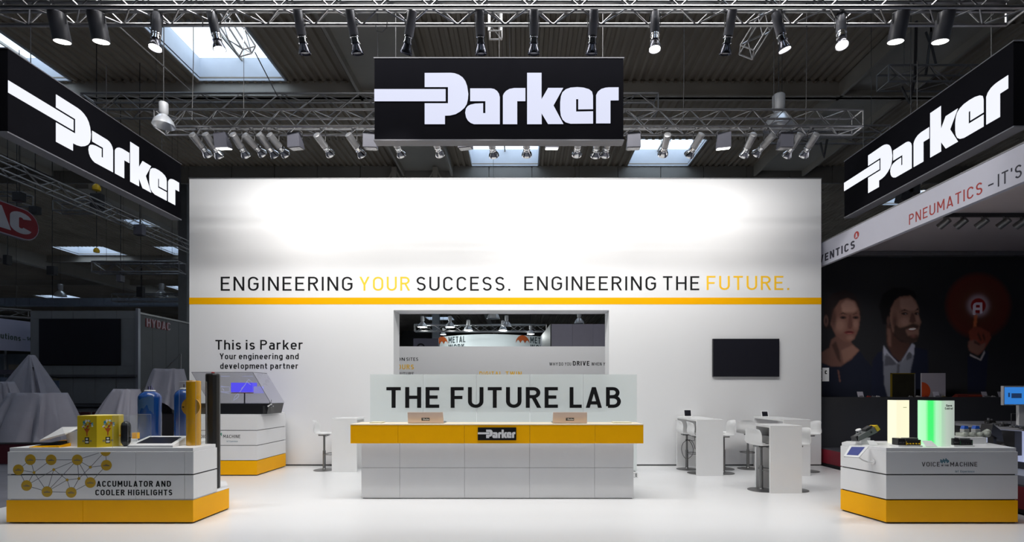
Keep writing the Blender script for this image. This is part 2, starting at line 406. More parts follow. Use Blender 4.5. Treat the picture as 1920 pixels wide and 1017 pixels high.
# cover above the roof sheets so that daylight only comes through the skylights is the added deck; the hall's walls:
hallw = mat('hall_wall_grey', (.10, .10, .10), .8, var=.1, scale=.3)
struct(MB().box(-75.2, -75, -14, 92, 0, CZ+.1), 'wall_left', hallw)
struct(MB().box(75, 75.2, -14, 92, 0, CZ+.1), 'wall_right', hallw)
struct(MB().box(-75, 75, 92, 92.2, 0, CZ+.1), 'wall_far', hallw)
struct(MB().box(-75, 75, -14.2, -14, 0, CZ+.1), 'wall_behind', hallw)
tn = 0
def trim(mb, m):
    global tn; tn += 1; return struct(mb, 'trim_%d' % tn, m)
for Y in (18.12, 41.2, 50, 69):                     # cross beams
    trim(MB().box(-75, 75, Y, Y+.12, CZ-.62, CZ-.02).box(-75, 75, Y-.1, Y+.22, CZ-.62, CZ-.56), beam_m)
for X in (-39.7, -22.2, -4.65, 12.85, 30.4):          # wide girders running away from the camera
    trim(MB().box(X-1.25, X+1.25, -14, 24.75, CZ-.35, CZ-.07).box(X-1.25, X-1.15, -14, 24.75, CZ-.62, CZ-.35).box(X+1.15, X+1.25, -14, 24.75, CZ-.62, CZ-.35), beam_m)
    trim(MB().box(X-.3, X+.3, 25.1, 91, CZ-1.1, CZ-.1), beam_m)
# bulkhead of sheet panels across the hall
bh = sroot('trim_bulkhead')
x = -36.0
while x < 36:
    MB().box(x+.015, x+2.13, 24.85, 24.95, 12.08, 12.95).build('panel', panel_m, bh); x += 2.15
MB().box(-75, 75, 24.96, 25.02, 12.1, 13).build('backing', beam_m, bh)
for X in (-6.2, -4.2):
    trim(MB().box(X-.12, X+.12, 24.2, 24.8, 10.8, 12.6).tube((X, 24.3, 12.6), (X-.5, 24.3, 11.7), .05).tube((X, 24.3, 12.6), (X+.5, 24.3, 11.7), .05), beam_m)
for X, Y, wd in ((-6.9, 40, .55), (-17.75, 26, .45), (-24, 41, .5), (-31, 60, .6), (13, 48, .6)):
    trim(MB().box(X-wd/2, X+wd/2, Y, Y+wd, 0, CZ-.1), mat('concrete_column', (.17, .18, .19), .8, var=.06))
# long ventilation duct far left
dt = thing('ventilation_duct', 'long pale grey ventilation duct high up at the far left of the hall', 'duct', (-34, 44, 7.35))
duct_m = mat('duct_blue_grey', (.26, .30, .38), .5, .3, var=.1)
xs_ = [-48+2.2*i for i in range(10)]
for i in range(9): MB().box(xs_[i]+.02, xs_[i+1]-.02, 44, 44.9, 9.33, 9.95).build('duct_section', duct_m, dt)
for x in (-42, -34): MB().tube((x, 44.45, 9.95), (x, 44.45, CZ), .03, 5).build('hanger', black_metal, dt)

# ------------------------------------------------------------------ main back wall of the stand
WX0, WX1, WY, WT, WH = -7.25, 6.56, 10.84, .52, 6.275
ox0, ox1, oz0, oz1 = PX(738, WY), PX(1142, WY), 1.15, PZ(582, WY)
wb = sroot('wall_back')
wm = MB().box(WX0, ox0, WY, WY+WT, .03, WH).box(ox1, WX1, WY, WY+WT, .03, WH).box(ox0, ox1, WY, WY+WT, oz1, WH).box(ox0, ox1, WY, WY+WT, .03, oz0)
wm.build('wall_panel', white_wall, wb)
MB().box(WX0+.02, WX1-.02, WY+.03, WY+WT-.03, 0, .03).build('plinth', dark_core, wb)
MB().box(WX0, WX1, WY-.004, WY, PZ(571, WY), PZ(558.5, WY)).build('stripe', yellow, wb, label='golden yellow stripe')
MB().box(WX0-.01, WX1+.01, WY-.01, WY+WT+.01, WH, WH+.02).build('top_cap', alu_dim, wb)
wf = plane_front(WY)
def wall_word(s, x0, x1, yb, yt, m, w=.13, mb=None):
    k = WY/F
    b = MB(); text(b, s, wf, PX(x0, WY), PX(x1, WY), PZ(yb, WY), (yb-yt)*k, w, .003)
    return b.build('lettering', m, wb)
for s, a, b, y, m in (('ENGINEERING', 414, 661, 0, black_print), ('YOUR', 674, 768, 0, orange), ('SUCCESS.', 781, 957, 0, black_print),
                   ('ENGINEERING', 983, 1230, -.7, black_print), ('THE', 1243, 1311, -1, black_print), ('FUTURE.', 1325, 1480, -1.5, orange)):
    wall_word(s, a, b, 545.5+y, 519.3+y, m, .115)
wall_word('This', 404, 452, 656, 638, black_print, .13); wall_word('is', 461, 478, 656, 638, black_print, .13); wall_word('Parker', 488, 568, 656, 638, black_print, .13)
wall_word('Your', 412, 443, 674, 663, black_print, .15); wall_word('engineering', 448, 530, 674, 663, black_print, .15); wall_word('and', 536, 560, 674, 663, black_print, .15)
wall_word('development', 413, 501, 692, 681, black_print, .15); wall_word('partner', 507, 559, 692, 681, black_print, .15)

# television
tx0, tx1, tz0, tz1 = PX(1335, WY), PX(1459, WY), PZ(707, WY), PZ(636, WY)
t = thing('television', 'large black flat television mounted on the white wall', 'television', ((tx0+tx1)/2, WY-.02, tz0))
MB().box(tx0, tx1, WY-.055, WY-.001, tz0, tz1).build('housing', black_metal, t, bevel=.004)
MB().box(tx0+.012, tx1-.012, WY-.058, WY-.0545, tz0+.012, tz1-.012).build('screen', screen_black, t)

# ------------------------------------------------------------------ stand wall and things seen through the opening
iw = sroot('wall_inner'); IY = 16.0; itop = PZ(650, IY)
MB().box(-6.8, 6.4, IY, IY+.1, 0, itop).build('wall_panel', white_wall, iw)
def iword(s, x0, x1, yb, yt, m, w=.14):
    b = MB(); text(b, s, plane_front(IY), PX(x0, IY), PX(x1, IY), PZ(yb, IY), (yb-yt)*IY/F, w, .003); b.build('lettering', m, iw)
iword('PRODUCTION', 688, 759, 677, 671, black_print); iword('SITES', 762, 784, 677, 671, black_print)
iword('FOURS', 738, 776, 693, 684, orange, .16); iword('FUTURE', 745, 776, 704, 698.5, black_print)
iword('DIGITAL', 899, 941, 706, 697, orange, .16); iword('TWIN', 948, 978, 706, 697, orange, .16)
iword('WHY', 1030, 1046, 686, 680, black_print); iword('DO', 1048, 1056, 686, 680, black_print); iword('YOU', 1059, 1071, 686, 680, black_print)
iword('DRIVE', 1074, 1105, 686, 677.5, black_print, .18); iword('WHEN', 1109, 1128, 686, 680, black_print); iword('YOU', 1131, 1144, 686, 680, black_print)
# curved white fascia of another stand
BY = 30
bt = thing('exhibition_banner', 'curved white stand fascia with umbrella emblems, seen through the wall opening', 'banner', (PX(920, BY), BY, 3))
mb = MB(); n = 24; vs = []
for i in range(n+1):
    u = i/n; x = PX(824, BY)+u*(PX(1018, BY)-PX(824, BY)); y = BY-1.4*math.sin(PI*u)
    vs += [(x, y, 0), (x, y, PZ(632, BY))]
mb.add(vs, [(2*i, 2*i+2, 2*i+3, 2*i+1) for i in range(n)])
ban_m = mat('banner_white_cloth', (.72, .78, .80), .6); bo = mb.build('fascia', ban_m, bt, smooth=60)
def bfn(u, v, d):
    k = (u-PX(824, BY))/(PX(1018, BY)-PX(824, BY)); return (u, BY-1.4*math.sin(PI*max(0, min(1, k)))-.02-d, v)
teal = mat('dark_teal_print', (.03, .05, .06), .5); rust = mat('rust_red_print', (.50, .10, .02), .5)
for x0, lab in ((816, 0), (967, 1)):
    b = MB(); text(b, 'METAL', bfn, PX(x0+27, BY), PX(x0+60, BY), PZ(645.5, BY), 11.5*BY/F, .17, .01); b.build('lettering', teal, bt)
    b = MB(); text(b, 'WORK', bfn, PX(x0+27, BY), PX(x0+58, BY), PZ(659, BY), 11*BY/F, .17, .01); b.build('lettering', teal, bt)
    b = MB(); cx, cy, R = x0+13, 646.5, 12.5
    top = [(cx+R*math.cos(math.radians(a)), cy-14.5*math.sin(math.radians(a))) for a in range(0, 181, 12)]
    bot = []
    for k in range(3):
        for j in range(7):
            a = j/6; xx = cx-R+2*R*(k+a)/3; bot.append((xx, cy-(5.5*math.sin(PI*a)) if True else 0))
    pts = [(PX(px, BY), PZ(py, BY)) for px, py in top+bot[1:-1]]
    b.poly(pts, bfn, .01); b.build('umbrella_emblem', rust, bt)
# lit truss lamps far away
tr = None
# ------------------------------------------------------------------ trusses
def brace_mesh(L, r, m):
    return MB().tube((0, 0, 0), (0, 0, L), r, 5, cap=False).mesh('brace', m, 60)
def truss(name, label, p0, p1, size=.29, step=.42, r=.024, rb=.010, pieces=True, m=None, cat='truss', faces=(0, 1, 2, 3), group=None, hang=True):
    m = m or alu
    p0, p1 = Vector(p0), Vector(p1)               # bottom-centre line
    t = thing(name, label, cat, p0, group)
    d = (p1-p0); Ln = d.length; d.normalize(); side = d.cross(Vector((0, 0, 1))).normalized(); up = side.cross(d).normalized()
    c = [side*(-size/2), side*(size/2), side*(size/2)+up*size, side*(-size/2)+up*size]
    for k in range(4): MB().tube(p0+c[k], p1+c[k], r, 8).build('chord', m, t, smooth=40)
    n = max(2, int(Ln/step)); st = Ln/n
    jn = MB(); bl = math.hypot(size, st); bm = brace_mesh(bl, rb, m)
    for f in faces:
        a, b = c[f], c[(f+1) % 4]
        for i in range(n):
            s, e = (a, b) if (i+f) % 2 == 0 else (b, a)
            q0 = p0+d*(i*st)+s; q1 = p0+d*((i+1)*st)+e
            if pieces:
                o = bpy.data.objects.new('brace', bm); col.objects.link(o); o.parent = t; o.location = q0-p0
                o.rotation_mode = 'QUATERNION'; o.rotation_quaternion = (q1-q0).to_track_quat('Z', 'Y')
            else: jn.tube(q0, q1, rb, 4, cap=False)
    if not pieces: jn.build('bracing', m, t, kind='stuff')
    for e in (p0, p1):                             # end frames
        fr = MB()
        for k in range(4): fr.tube(e+c[k], e+c[(k+1) % 4], r*.7, 6)
        fr.build('end_frame', m, t, smooth=40)
    if hang:
        for k in (.12, .88):
            q = p0.lerp(p1, k); MB().tube(q+up*size, (q.x, q.y, CZ), .005, 5).build('hanger', black_metal, t)
    return t
TZ = 6.25
NY, BYT = 6.11, 8.79
truss('lighting_truss', 'aluminium box truss across the front of the stand, nearest the camera', (PX(-60, NY), NY, TZ), (PX(1908, NY), NY, TZ), step=.30)
truss('lighting_truss', 'aluminium box truss above the tall white wall with many small spotlights', (PX(300, BYT), BYT, TZ), (PX(1608, BYT), BYT, TZ), step=.27, r=.020, rb=.008)
# the lamp rails clamped inside each truss
tag(MB().tube((PX(-40, NY), NY, TZ+.06), (PX(1900, NY), NY, TZ+.06), .022, 8).build('lamp_rail', alu, smooth=40), 'thin tube carrying the lamps inside the front truss', 'rail')
tag(MB().tube((PX(310, BYT), BYT, TZ+.02), (PX(1600, BYT), BYT, TZ+.02), .018, 8).build('lamp_rail', alu_dim, smooth=40), 'thin tube carrying the lamps inside the truss over the wall', 'rail')
truss('lighting_truss', 'dull truss high behind the centre sign, below the roof', (PX(165, 13), 13, PZ(214, 13)), (PX(1230, 13), 13, PZ(214, 13)), .42, .5, .028, .012, False, alu_dim)
truss('lighting_truss', 'short dull truss under the roof above the right sign', (PX(1655, 13), 13, PZ(162, 13)), (PX(1990, 13), 13, PZ(162, 13)), .42, .5, .026, .012, False, alu_dim)
truss('lighting_truss', 'truss running away above the grey stand at the left', (-13.3, 9, 7.25), (-13.3, 20.6, 7.25), .33, .5, .024, .013, False, alu_dim)
truss('lighting_truss', 'short bright truss over the grey stand with the big screen', (PX(180, 18.6), 18.6, PZ(512, 18.6)), (PX(342, 18.6), 18.6, PZ(512, 18.6)), .38, .5, .03, .014, False, alu)
truss('lighting_truss', 'small dark truss in the left hall above the red oval sign', (PX(108, 20), 20, PZ(398, 20)), (PX(200, 20), 20, PZ(398, 20)), .4, .6, .03, .014, False, alu_dim)
truss('lighting_truss', 'dark truss at the left edge above the red oval sign', (PX(-60, 18.6), 18.6, PZ(384, 18.6)), (PX(52, 18.6), 18.6, PZ(384, 18.6)), .4, .6, .03, .014, False, alu_dim)
truss('lighting_truss', 'far thin truss just above the grey stand at the left', (PX(215, 27), 27, PZ(566, 27)), (PX(352, 27), 27, PZ(566, 27)), .4, .7, .03, .015, False, alu_dim)
truss('lighting_truss', 'truss over the pale banner at the far left edge', (PX(-70, 19), 17.2, PZ(583, 17.2)), (PX(56, 20), 20, PZ(597, 20)), .3, .6, .03, .014, False, alu_dim)
truss('lighting_truss', 'lamp truss seen through the opening above the curved fascia', (PX(778, 27), 27, PZ(622, 27)), (PX(1024, 27), 27, PZ(622, 27)), .35, .5, .03, .014, False, alu)
truss('lighting_truss', 'dim truss in the hall to the right of the lit wall truss', (PX(1440, 12.4), 12.4, PZ(264, 12.4)), (PX(1660, 12.4), 12.4, PZ(264, 12.4)), .3, .5, .024, .01, False, alu_dim)
truss('lighting_truss', 'dark truss among the hall equipment between left sign and wall', (-22, 30, 9.2), (-10, 30, 9.2), .4, .7, .03, .014, False, alu_dim)
# hanging lattice pieces at the front truss: vertical link and two tilted ends
truss('hanging_truss', 'short vertical truss piece above the centre sign', (PX(940, 7.0), 7.0, PZ(66, 7.0)), (PX(940, 7.0)+.001, 7.0, PZ(-20, 7.0)), .17, .18, .014, .007, False, alu, hang=False)
truss('hanging_truss', 'tilted truss piece behind the front truss at the right', (PX(1412, 7.6), 7.6, PZ(103, 7.6)), (PX(1482, 7.6), 7.4, PZ(-12, 7.6)), .22, .22, .014, .007, False, alu, hang=False)
truss('hanging_truss', 'tilted truss piece in front of the left skylight', (PX(452, 7.6), 7.6, PZ(100, 7.6)), (PX(398, 7.6), 7.2, PZ(5, 7.6)), .22, .22, .014, .007, False, alu, hang=False)

# ------------------------------------------------------------------ spotlights
def lens_at(z, r): return MB().lathe([(0.0001, z), (r*.6, z-.004), (r, z)][::-1], 18)
PAR = dict(   # axis runs to local -Z; pivot (yoke) at the origin
  housing=MB().lathe([(.045, .17), (.056, .165), (.056, -.09), (.050, -.10)], 18).mesh('housing', grey_metal, 40),
  collar=MB().lathe([(.050, -.10), (.056, -.102), (.056, -.115), (.047, -.118), (.047, -.165), (.056, -.168), (.056, -.18), (.045, -.182)], 18).mesh('collar', chrome, 35),
  bulb=MB().lathe([(.045, -.182), (.048, -.20), (.066, -.245), (.074, -.275), (.075, -.29), (.071, -.292), (.067, -.27), (.045, -.23), (.02, -.215)], 20).mesh('bulb', mat('smoked_reflector', (.16, .16, .19), .2, .9), 40),
  lens=lens_at(-.284, .066).mesh('lens', lens_m, 60))
PAR_OFF = dict(PAR); PAR_OFF['lens'] = lens_at(-.272, .064).mesh('lens', lens_off, 60)
SMALL = dict(
  housing=MB().lathe([(.038, .14), (.048, .135), (.048, -.08), (.043, -.09)], 16).mesh('housing', mat('silver_grey_paint', (.30, .30, .31), .35, .6), 40),
  collar=MB().lathe([(.043, -.09), (.049, -.092), (.049, -.104), (.041, -.106), (.041, -.14), (.049, -.142), (.049, -.152), (.04, -.154)], 16).mesh('collar', chrome, 35),
  bulb=MB().lathe([(.04, -.154), (.046, -.17), (.068, -.21), (.074, -.235), (.074, -.247), (.070, -.248), (.064, -.23), (.04, -.2), (.02, -.19)], 18).mesh('bulb', chrome, 40),
  lens=lens_at(-.239, .068).mesh('lens', lens_m, 60))
CYL = dict(
  housing=MB().lathe([(.075, .13), (.092, .12), (.092, -.19), (.088, -.19)], 24).mesh('housing', mat('charcoal_lamp_body', (.07, .07, .08), .4, var=.05), 40),
  lens=MB().lathe([(.084, -.192), (.0001, -.188)], 24).mesh('lens', lens_m, 60))
def spot_light(parent, q, power, ang, off=.32, blend=1.0, color=(1, .97, .93), r=.05):
    l = bpy.data.lights.new('spot', 'SPOT'); l.energy = power; l.spot_size = math.radians(ang); l.spot_blend = blend
    l.shadow_soft_size = r; l.color = color
    o = bpy.data.objects.new('light', l); col.objects.link(o); o.parent = parent
    o.rotation_mode = 'QUATERNION'; o.rotation_quaternion = q; o.location = q @ Vector((0, 0, -off))
    return o
def lamp(name, label, pivot, aim, kit, top, power, ang, off=.32, group=None):
    """lamp hung on a yoke: pivot = where the yoke holds it, aim = direction of the beam"""
    t = thing(name, label, 'spotlight', pivot, group)
    q = Vector(aim).normalized().to_track_quat('-Z', 'Y')
    for k, me in kit.items():
        o = bpy.data.objects.new(k, me); col.objects.link(o); o.parent = t
        o.rotation_mode = 'QUATERNION'; o.rotation_quaternion = q
        if kit is SMALL: o.scale = (1.28, 1.28, 1.1)
    sx = (q @ Vector((1, 0, 0)))
    sx = Vector((sx.x, sx.y, 0)); sx = sx.normalized() if sx.length > .1 else Vector((1, 0, 0))
    h = max(.05, top-pivot[2])
    wd = .1 if kit is CYL else (.078 if kit is SMALL else .066)
    MB().path([sx*wd, sx*wd+Vector((0, 0, h*.75)), sx*wd*.5+Vector((0, 0, h)), -sx*wd*.5+Vector((0, 0, h)), -sx*wd+Vector((0, 0, h*.75)), -sx*wd], .007, 5).build('yoke', black_metal, t, local=True)
    MB().lathe([(.03, h-.02), (.034, h), (.034, h+.035), (.02, h+.05)], 10).build('clamp', black_metal, t, local=True, smooth=40)
    if power: spot_light(t, q, power, ang, off)
    return t
front = [  # kind, x of body, x of the tip, aim
 ('c', 110, (.02, .25, -1)), ('c', 183, (.03, .25, -1)), ('p', 294, (.02, -.12, -1)), ('p', 402, (.22, .02, -1)), ('p', 563, (.07, .35, -1)),
 ('p', 661, (.12, .38, -1)), ('p', 769, (-.30, .45, -1)), ('p', 900, (.02, .38, -1)), ('p', 1001, (0, .35, -1)), ('p', 1112, (-.02, .38, -1)),
 ('p', 1228, (-.02, -.05, -1)), ('p', 1368, (-.05, .40, -1)), ('p', 1461, (.28, .05, -1)), ('p', 1577, (-.12, -.25, -1)), ('c', 1686, (-.05, .25, -1)), ('c', 1770, (-.05, .25, -1))]
for i, (k, x, aim) in enumerate(front):
    Y = 6.11; X = PX(x, Y)
    pos = '%s lamp from the left on the front truss' % ORD[i]
    if k == 'c': lamp('downlight', 'stubby dark cylinder downlight glowing white, %s' % pos, (X, Y, TZ-.10), aim, CYL, TZ+.05, FRONT_W*1.2, 80, .24)
    else: lamp('spotlight', 'slim dark spotlight with silver bulb, %s' % pos, (X, Y, TZ-.13), aim, PAR if i in (2, 3, 10, 12, 13) else PAR_OFF, TZ+.05, FRONT_W, 62, .33)
back = [(365, 377), (388, 401), (441, 450), (462, 480), (488, 505), (508, 525), (596, 610), (652, 673), (735, 747), (812, 821), (917, 925), (986, 988),
        (1085, 1084), (1120, 1120), (1142, 1138), (1247, 1250), (1315, 1299), (1407, 1406), (1447, 1429), (1496, 1487), (1523, 1521)]
for i, (xa, xb) in enumerate(back):
    xm = (xa+xb)/2; X = PX(xm, BYT)
    ax = (xb-xa)/36.0*(.3 if i < 3 else .75)
    lamp('spotlight', 'small silver spotlight, %s of those on the truss over the white wall' % ORD[i], (X, BYT, TZ-.20), (ax, 1.0, (-.42, -.62, -.5)[i % 3]), SMALL, TZ+.03, WALL_W, 106, .29)
# box floodlights on the wall truss
def flood(label, x, y, lit, rz=0, tilt=.35):
    Yf = BYT; X = PX(x, Yf)
    t = thing('floodlight', label, 'floodlight', (X, Yf, TZ-.05))
    M = Matrix.Rotation(rz, 3, 'Z') @ Matrix.Rotation(tilt, 3, 'X')
    def put(mb, name, m):
        mb.v = [tuple(M @ Vector(p)+Vector((0, 0, -.12))) for p in mb.v]; return mb.build(name, m, t, local=True)
    put(MB().hexa([(-.12, -.06, -.13), (.12, -.06, -.13), (.12, .10, -.13), (-.12, .10, -.13)], [(-.11, -.05, .12), (.11, -.05, .12), (.11, .03, .12), (-.11, .03, .12)]), 'housing', flood_grey)
    put(MB().box(-.105, .105, -.045, .09, -.14, -.131), 'lens', lens_m if lit else lens_off)
    MB().path([(-.13, 0, -.1), (-.13, 0, .02), (-.06, 0, .08), (.06, 0, .08), (.13, 0, .02), (.13, 0, -.1)], .008, 5).build('yoke', black_metal, t, local=True)
    if lit:
        q = Vector((0, .35, -1)).to_track_quat('-Z', 'Y'); spot_light(t, q, FLOOD_W, 130, .3, 1)
for x, lit, lab in ((416, 1, 'box floodlight glowing bright near the left end of the wall truss'), (553, 0, 'plain grey box floodlight with its back to the camera, second on wall truss'),
                    (694, 0, 'grey box floodlight beside the left edge of the centre sign'), (872, 0, 'small grey box floodlight half hidden under the centre sign, left'),
                    (1035, 1, 'box floodlight glowing under the middle of the centre sign'), (1188, 0, 'pale grey box floodlight right beside the centre sign'),
                    (1357, 1, 'tilted box floodlight with a thin bright slit, right part of wall truss'), (1473, 0, 'pale box floodlight turned aside near the right end of wall truss')):
    flood(lab, x, 0, lit, random.uniform(-.25, .25), .25 if lit else .1)

# ------------------------------------------------------------------ illuminated hanging signs
SH = 1.15
def sign(label, corner, length, axis, facing, thick, m_letters):
    """corner = lower front corner where the text starts"""
    x0, y0, z0 = corner
    t = thing('hanging_sign', label, 'sign', corner)
    if axis == 'x':
        fn = lambda u, v, n: (x0+u, y0-n, z0+v); MB().box(x0, x0+length, y0, y0+thick, z0, z0+SH).build('sign_box', sign_face, t, bevel=.006)
        fr = MB().box(x0-.01, x0+length+.01, y0-.004, y0+thick+.004, z0-.012, z0+.006).box(x0-.01, x0+length+.01, y0-.004, y0+thick+.004, z0+SH-.006, z0+SH+.008)
        hang = [(x0+length*k, y0+thick/2) for k in (.08, .5, .92)]
    else:
        sy = axis      # +1: text runs away from the camera, -1: towards it
        fx = facing
        fn = lambda u, v, n: (x0+fx*n, y0+sy*u, z0+v)
        xa, xb = (x0-thick, x0) if fx > 0 else (x0, x0+thick)
        ya, yb = sorted((y0, y0+sy*length))
        MB().box(xa, xb, ya, yb, z0, z0+SH).build('sign_box', sign_face, t, bevel=.006)
        fr = MB().box(xa-.004, xb+.004, ya-.01, yb+.01, z0-.012, z0+.006).box(xa-.004, xb+.004, ya-.01, yb+.01, z0+SH-.006, z0+SH+.008)
        hang = [((xa+xb)/2, ya+(yb-ya)*k) for k in (.12, .5, .88)]
    fr.build('frame', grey_metal, t)
    b = MB()
    for p in LOGO: b.poly([(u*length, v*SH) for u, v in p], fn, .006)
    b.build('logo', m_letters, t)
    for hx, hy in hang:
        MB().tube((hx, hy, z0+SH), (hx, hy, z0+SH+.9), .006, 5).build('cable', black_metal, t)
    return t
sY = F*SH/153.8
sign('wide black hanging sign in the centre with glowing white logo', (PX(702, sY), sY, PZ(262.4, sY)), 467/F*sY, 'x', 0, .15, sign_white)
sign('black hanging sign at the left, slanting away, with glowing white logo', (-7.045, 6.81, 5.19), 3.47, 1, 1, .2, sign_white2)
sign('black hanging sign at the right, slanting away, with glowing white logo', (6.62, 10.16, 5.19), 3.49, -1, -1, .2, sign_white2)

# hall lamps (high-bay reflectors)
bay_refl = mat('bay_reflector', (.62, .64, .68), .3, .5)
def high_bay(label, px, py, Y, s=1.0, lit=False):
    X, Z = PX(px, Y), PZ(py, Y)
    t = thing('bay_lamp', label, 'lamp', (X, Y, Z))
    MB().lathe([(.09*s, .62*s), (.11*s, .60*s), (.11*s, .36*s), (.07*s, .30*s)], 16, (X, Y, Z)).build('ballast_housing', mat('bay_housing_grey', (.50, .51, .53), .5, .2), t, smooth=40)
    MB().lathe([(.07*s, .30*s), (.12*s, .26*s), (.22*s, .14*s), (.27*s, 0), (.265*s, 0), (.21*s, .13*s), (.11*s, .24*s), (.03*s, .26*s)], 22, (X, Y, Z)).build('reflector', bay_refl, t, smooth=40)
    if lit: MB().lathe([(.22*s, .03*s), (.0001, .028*s)], 16, (X, Y, Z)).build('bulb', lens_m, t)
    MB().tube((X, Y, Z+.62*s), (X, Y, CZ-.105), .008, 5).build('cable', black_metal, t)
    if lit:
        l = bpy.data.lights.new('bulb', 'POINT'); l.energy = 55; l.shadow_soft_size = .1; l.color = (.93, 1, .98)
        o = bpy.data.objects.new('light', l); col.objects.link(o); o.parent = t; o.location = (0, 0, -.1)
high_bay('silver bell-shaped hall lamp hanging above the left sign', 307, 236, 8.2, .62)
high_bay('silver bell-shaped hall lamp behind the right end of the wall truss', 1460, 240, 11.6, 1.25)
high_bay('small bell-shaped hall lamp far over the grey stand at the left', 113, 556, 38, 1.5)
high_bay('small bell-shaped hall lamp far off beside the white wall', 303, 556, 36, 1.5)
for i, (a, b, s) in enumerate(((792, 614, .95), (844, 614, .95), (878, 620, .9), (943, 620, .85), (995, 627, .75), (831, 628, .6))):
    high_bay('glowing lamp seen through the wall opening, %s from the left' % ORD[[0, 2, 3, 4, 5, 1][i]], a, b, 26.5 if i < 5 else 28.2, s, True)
high_bay('unlit bell lamp in the opening, above the curved fascia', 950, 612, 26, .9)
high_bay('pale bell lamp in the opening, over the plain lilac wall', 1086, 607, 24, .9)
high_bay('wide flat bell lamp in the opening, hanging highest', 925, 598, 22, 1.1)
# ------------------------------------------------------------------ reception counter
def edge_panels(mb_unused, parent, name, m, a, b, z0, z1, seams=(), th=.02, gap=.004, label=None):
    """upright board from plan point a to b (outer face), split at the seam fractions"""
    a, b = Vector((a[0], a[1], 0)), Vector((b[0], b[1], 0)); d = (b-a); L = d.length; d.normalize()
    nrm = Vector((-d.y, d.x, 0))                        # points inwards when the plan runs counter-clockwise
    cuts = [0]+list(seams)+[1]; a = a+d*.0008; L -= .0016
    for i in range(len(cuts)-1):
        p = a+d*(L*cuts[i]+(gap/2 if i else 0)); q = a+d*(L*cuts[i+1]-(gap/2 if i < len(cuts)-2 else 0))
        bt = [p, q, q+nrm*th, p+nrm*th]
        MB().hexa([v+Vector((0, 0, z0)) for v in bt], [v+Vector((0, 0, z1)) for v in bt]).build(name, m, parent, label=label, bevel=.0015)
def prism_z(pts, z0, z1):
    mb = MB(); mb.poly(pts, lambda u, v, n: (u, v, z0+n), z1-z0); n = len(pts)
    tr = tessellate_polygon([[Vector((u, v, 0)) for u, v in pts]])
    mb.add([(u, v, z0) for u, v in pts], [tuple(t)[::-1] for t in tr]); return mb
def inset(pts, d):
    n = len(pts); out = []
    for i in range(n):
        p = Vector(pts[i]); a = Vector(pts[i-1]); b = Vector(pts[(i+1) % n])
        e1 = (p-a).normalized(); e2 = (b-p).normalized(); n1 = Vector((-e1.y, e1.x)); n2 = Vector((-e2.y, e2.x))
        m = (n1+n2).normalized(); out.append(tuple(p+m*(d/max(.3, m.dot(n1)))))
    return out
CY = 7.50; bx0, bx1 = PX(677.5, CY), PX(1188, CY)
ct = thing('reception_counter', 'long white reception counter with golden yellow top band and black logo plate', 'counter', ((bx0+bx1)/2, CY, 0))
seams = [(PX(s, CY)-bx0)/(bx1-bx0) for s in (749.5, 871, 993, 1115)]
prism_z([(bx0+.02, CY+.02), (bx1-.02, CY+.02), (bx1-.02, 8.18), (bx0+.02, 8.18)], .0, .86).build('core', dark_core, ct)
for z0, z1 in ((.012, .468), (.472, .853)):
    edge_panels(None, ct, 'base_panel', white_lam, (bx0, CY), (bx1, CY), z0, z1, seams, gap=.003)
    edge_panels(None, ct, 'side_panel', white_lam, (bx1, CY+.001), (bx1, 8.2), z0, z1)
    edge_panels(None, ct, 'side_panel', white_lam, (bx0, 8.2), (bx0, CY+.001), z0, z1)
YY = 7.35; yx0, yx1 = PX(657, YY), PX(1206.5, YY)
sm = [(PX(s, YY)-yx0)/(yx1-yx0) for s in (746, 870.5, 993.5, 1116)]
edge_panels(None, ct, 'yellow_panel', yellow, (yx0, YY), (yx1, YY), .853, 1.125, sm, gap=.003)
edge_panels(None, ct, 'yellow_panel', yellow, (yx1, YY+.001), (yx1, 7.86), .853, 1.125)
edge_panels(None, ct, 'yellow_panel', yellow, (yx0, 7.86), (yx0, YY+.001), .853, 1.125)
MB().box(yx0+.02, yx1-.02, YY+.02, 7.84, .858, 1.10).box(bx0+.02, bx1-.02, 7.84, 8.2, .86, .88).build('core', white_lam, ct)
MB().box(yx0-.003, yx1+.003, YY-.003, 7.86, 1.1255, 1.14).build('top', mat('bounce_tinted_top', (.86, .76, .58), .4), ct, bevel=.002)  # white top tinted cream to stand for bounced light
px0, px1, pz0, pz1 = PX(896, YY), PX(968, YY), PZ(826, YY), PZ(802, YY)
pl = MB().box(px0, px1, YY-.012, YY-.0005, pz0, pz1).build('logo_plate', black_print, ct, bevel=.002)
b = MB()
for p in LOGO: b.poly([(px0+(.0 if u < .01 else .012)+u*(px1-px0)*.975, pz0+.005+v*(pz1-pz0-.01)*1.0) for u, v in [(u, (v-.5)*1.12+.5) for u, v in p]], plane_front(YY-.012), .002)
b.build('logo', emit('plate_logo_white', (.75, .75, .77), .0, (.75, .75, .77)), pl)
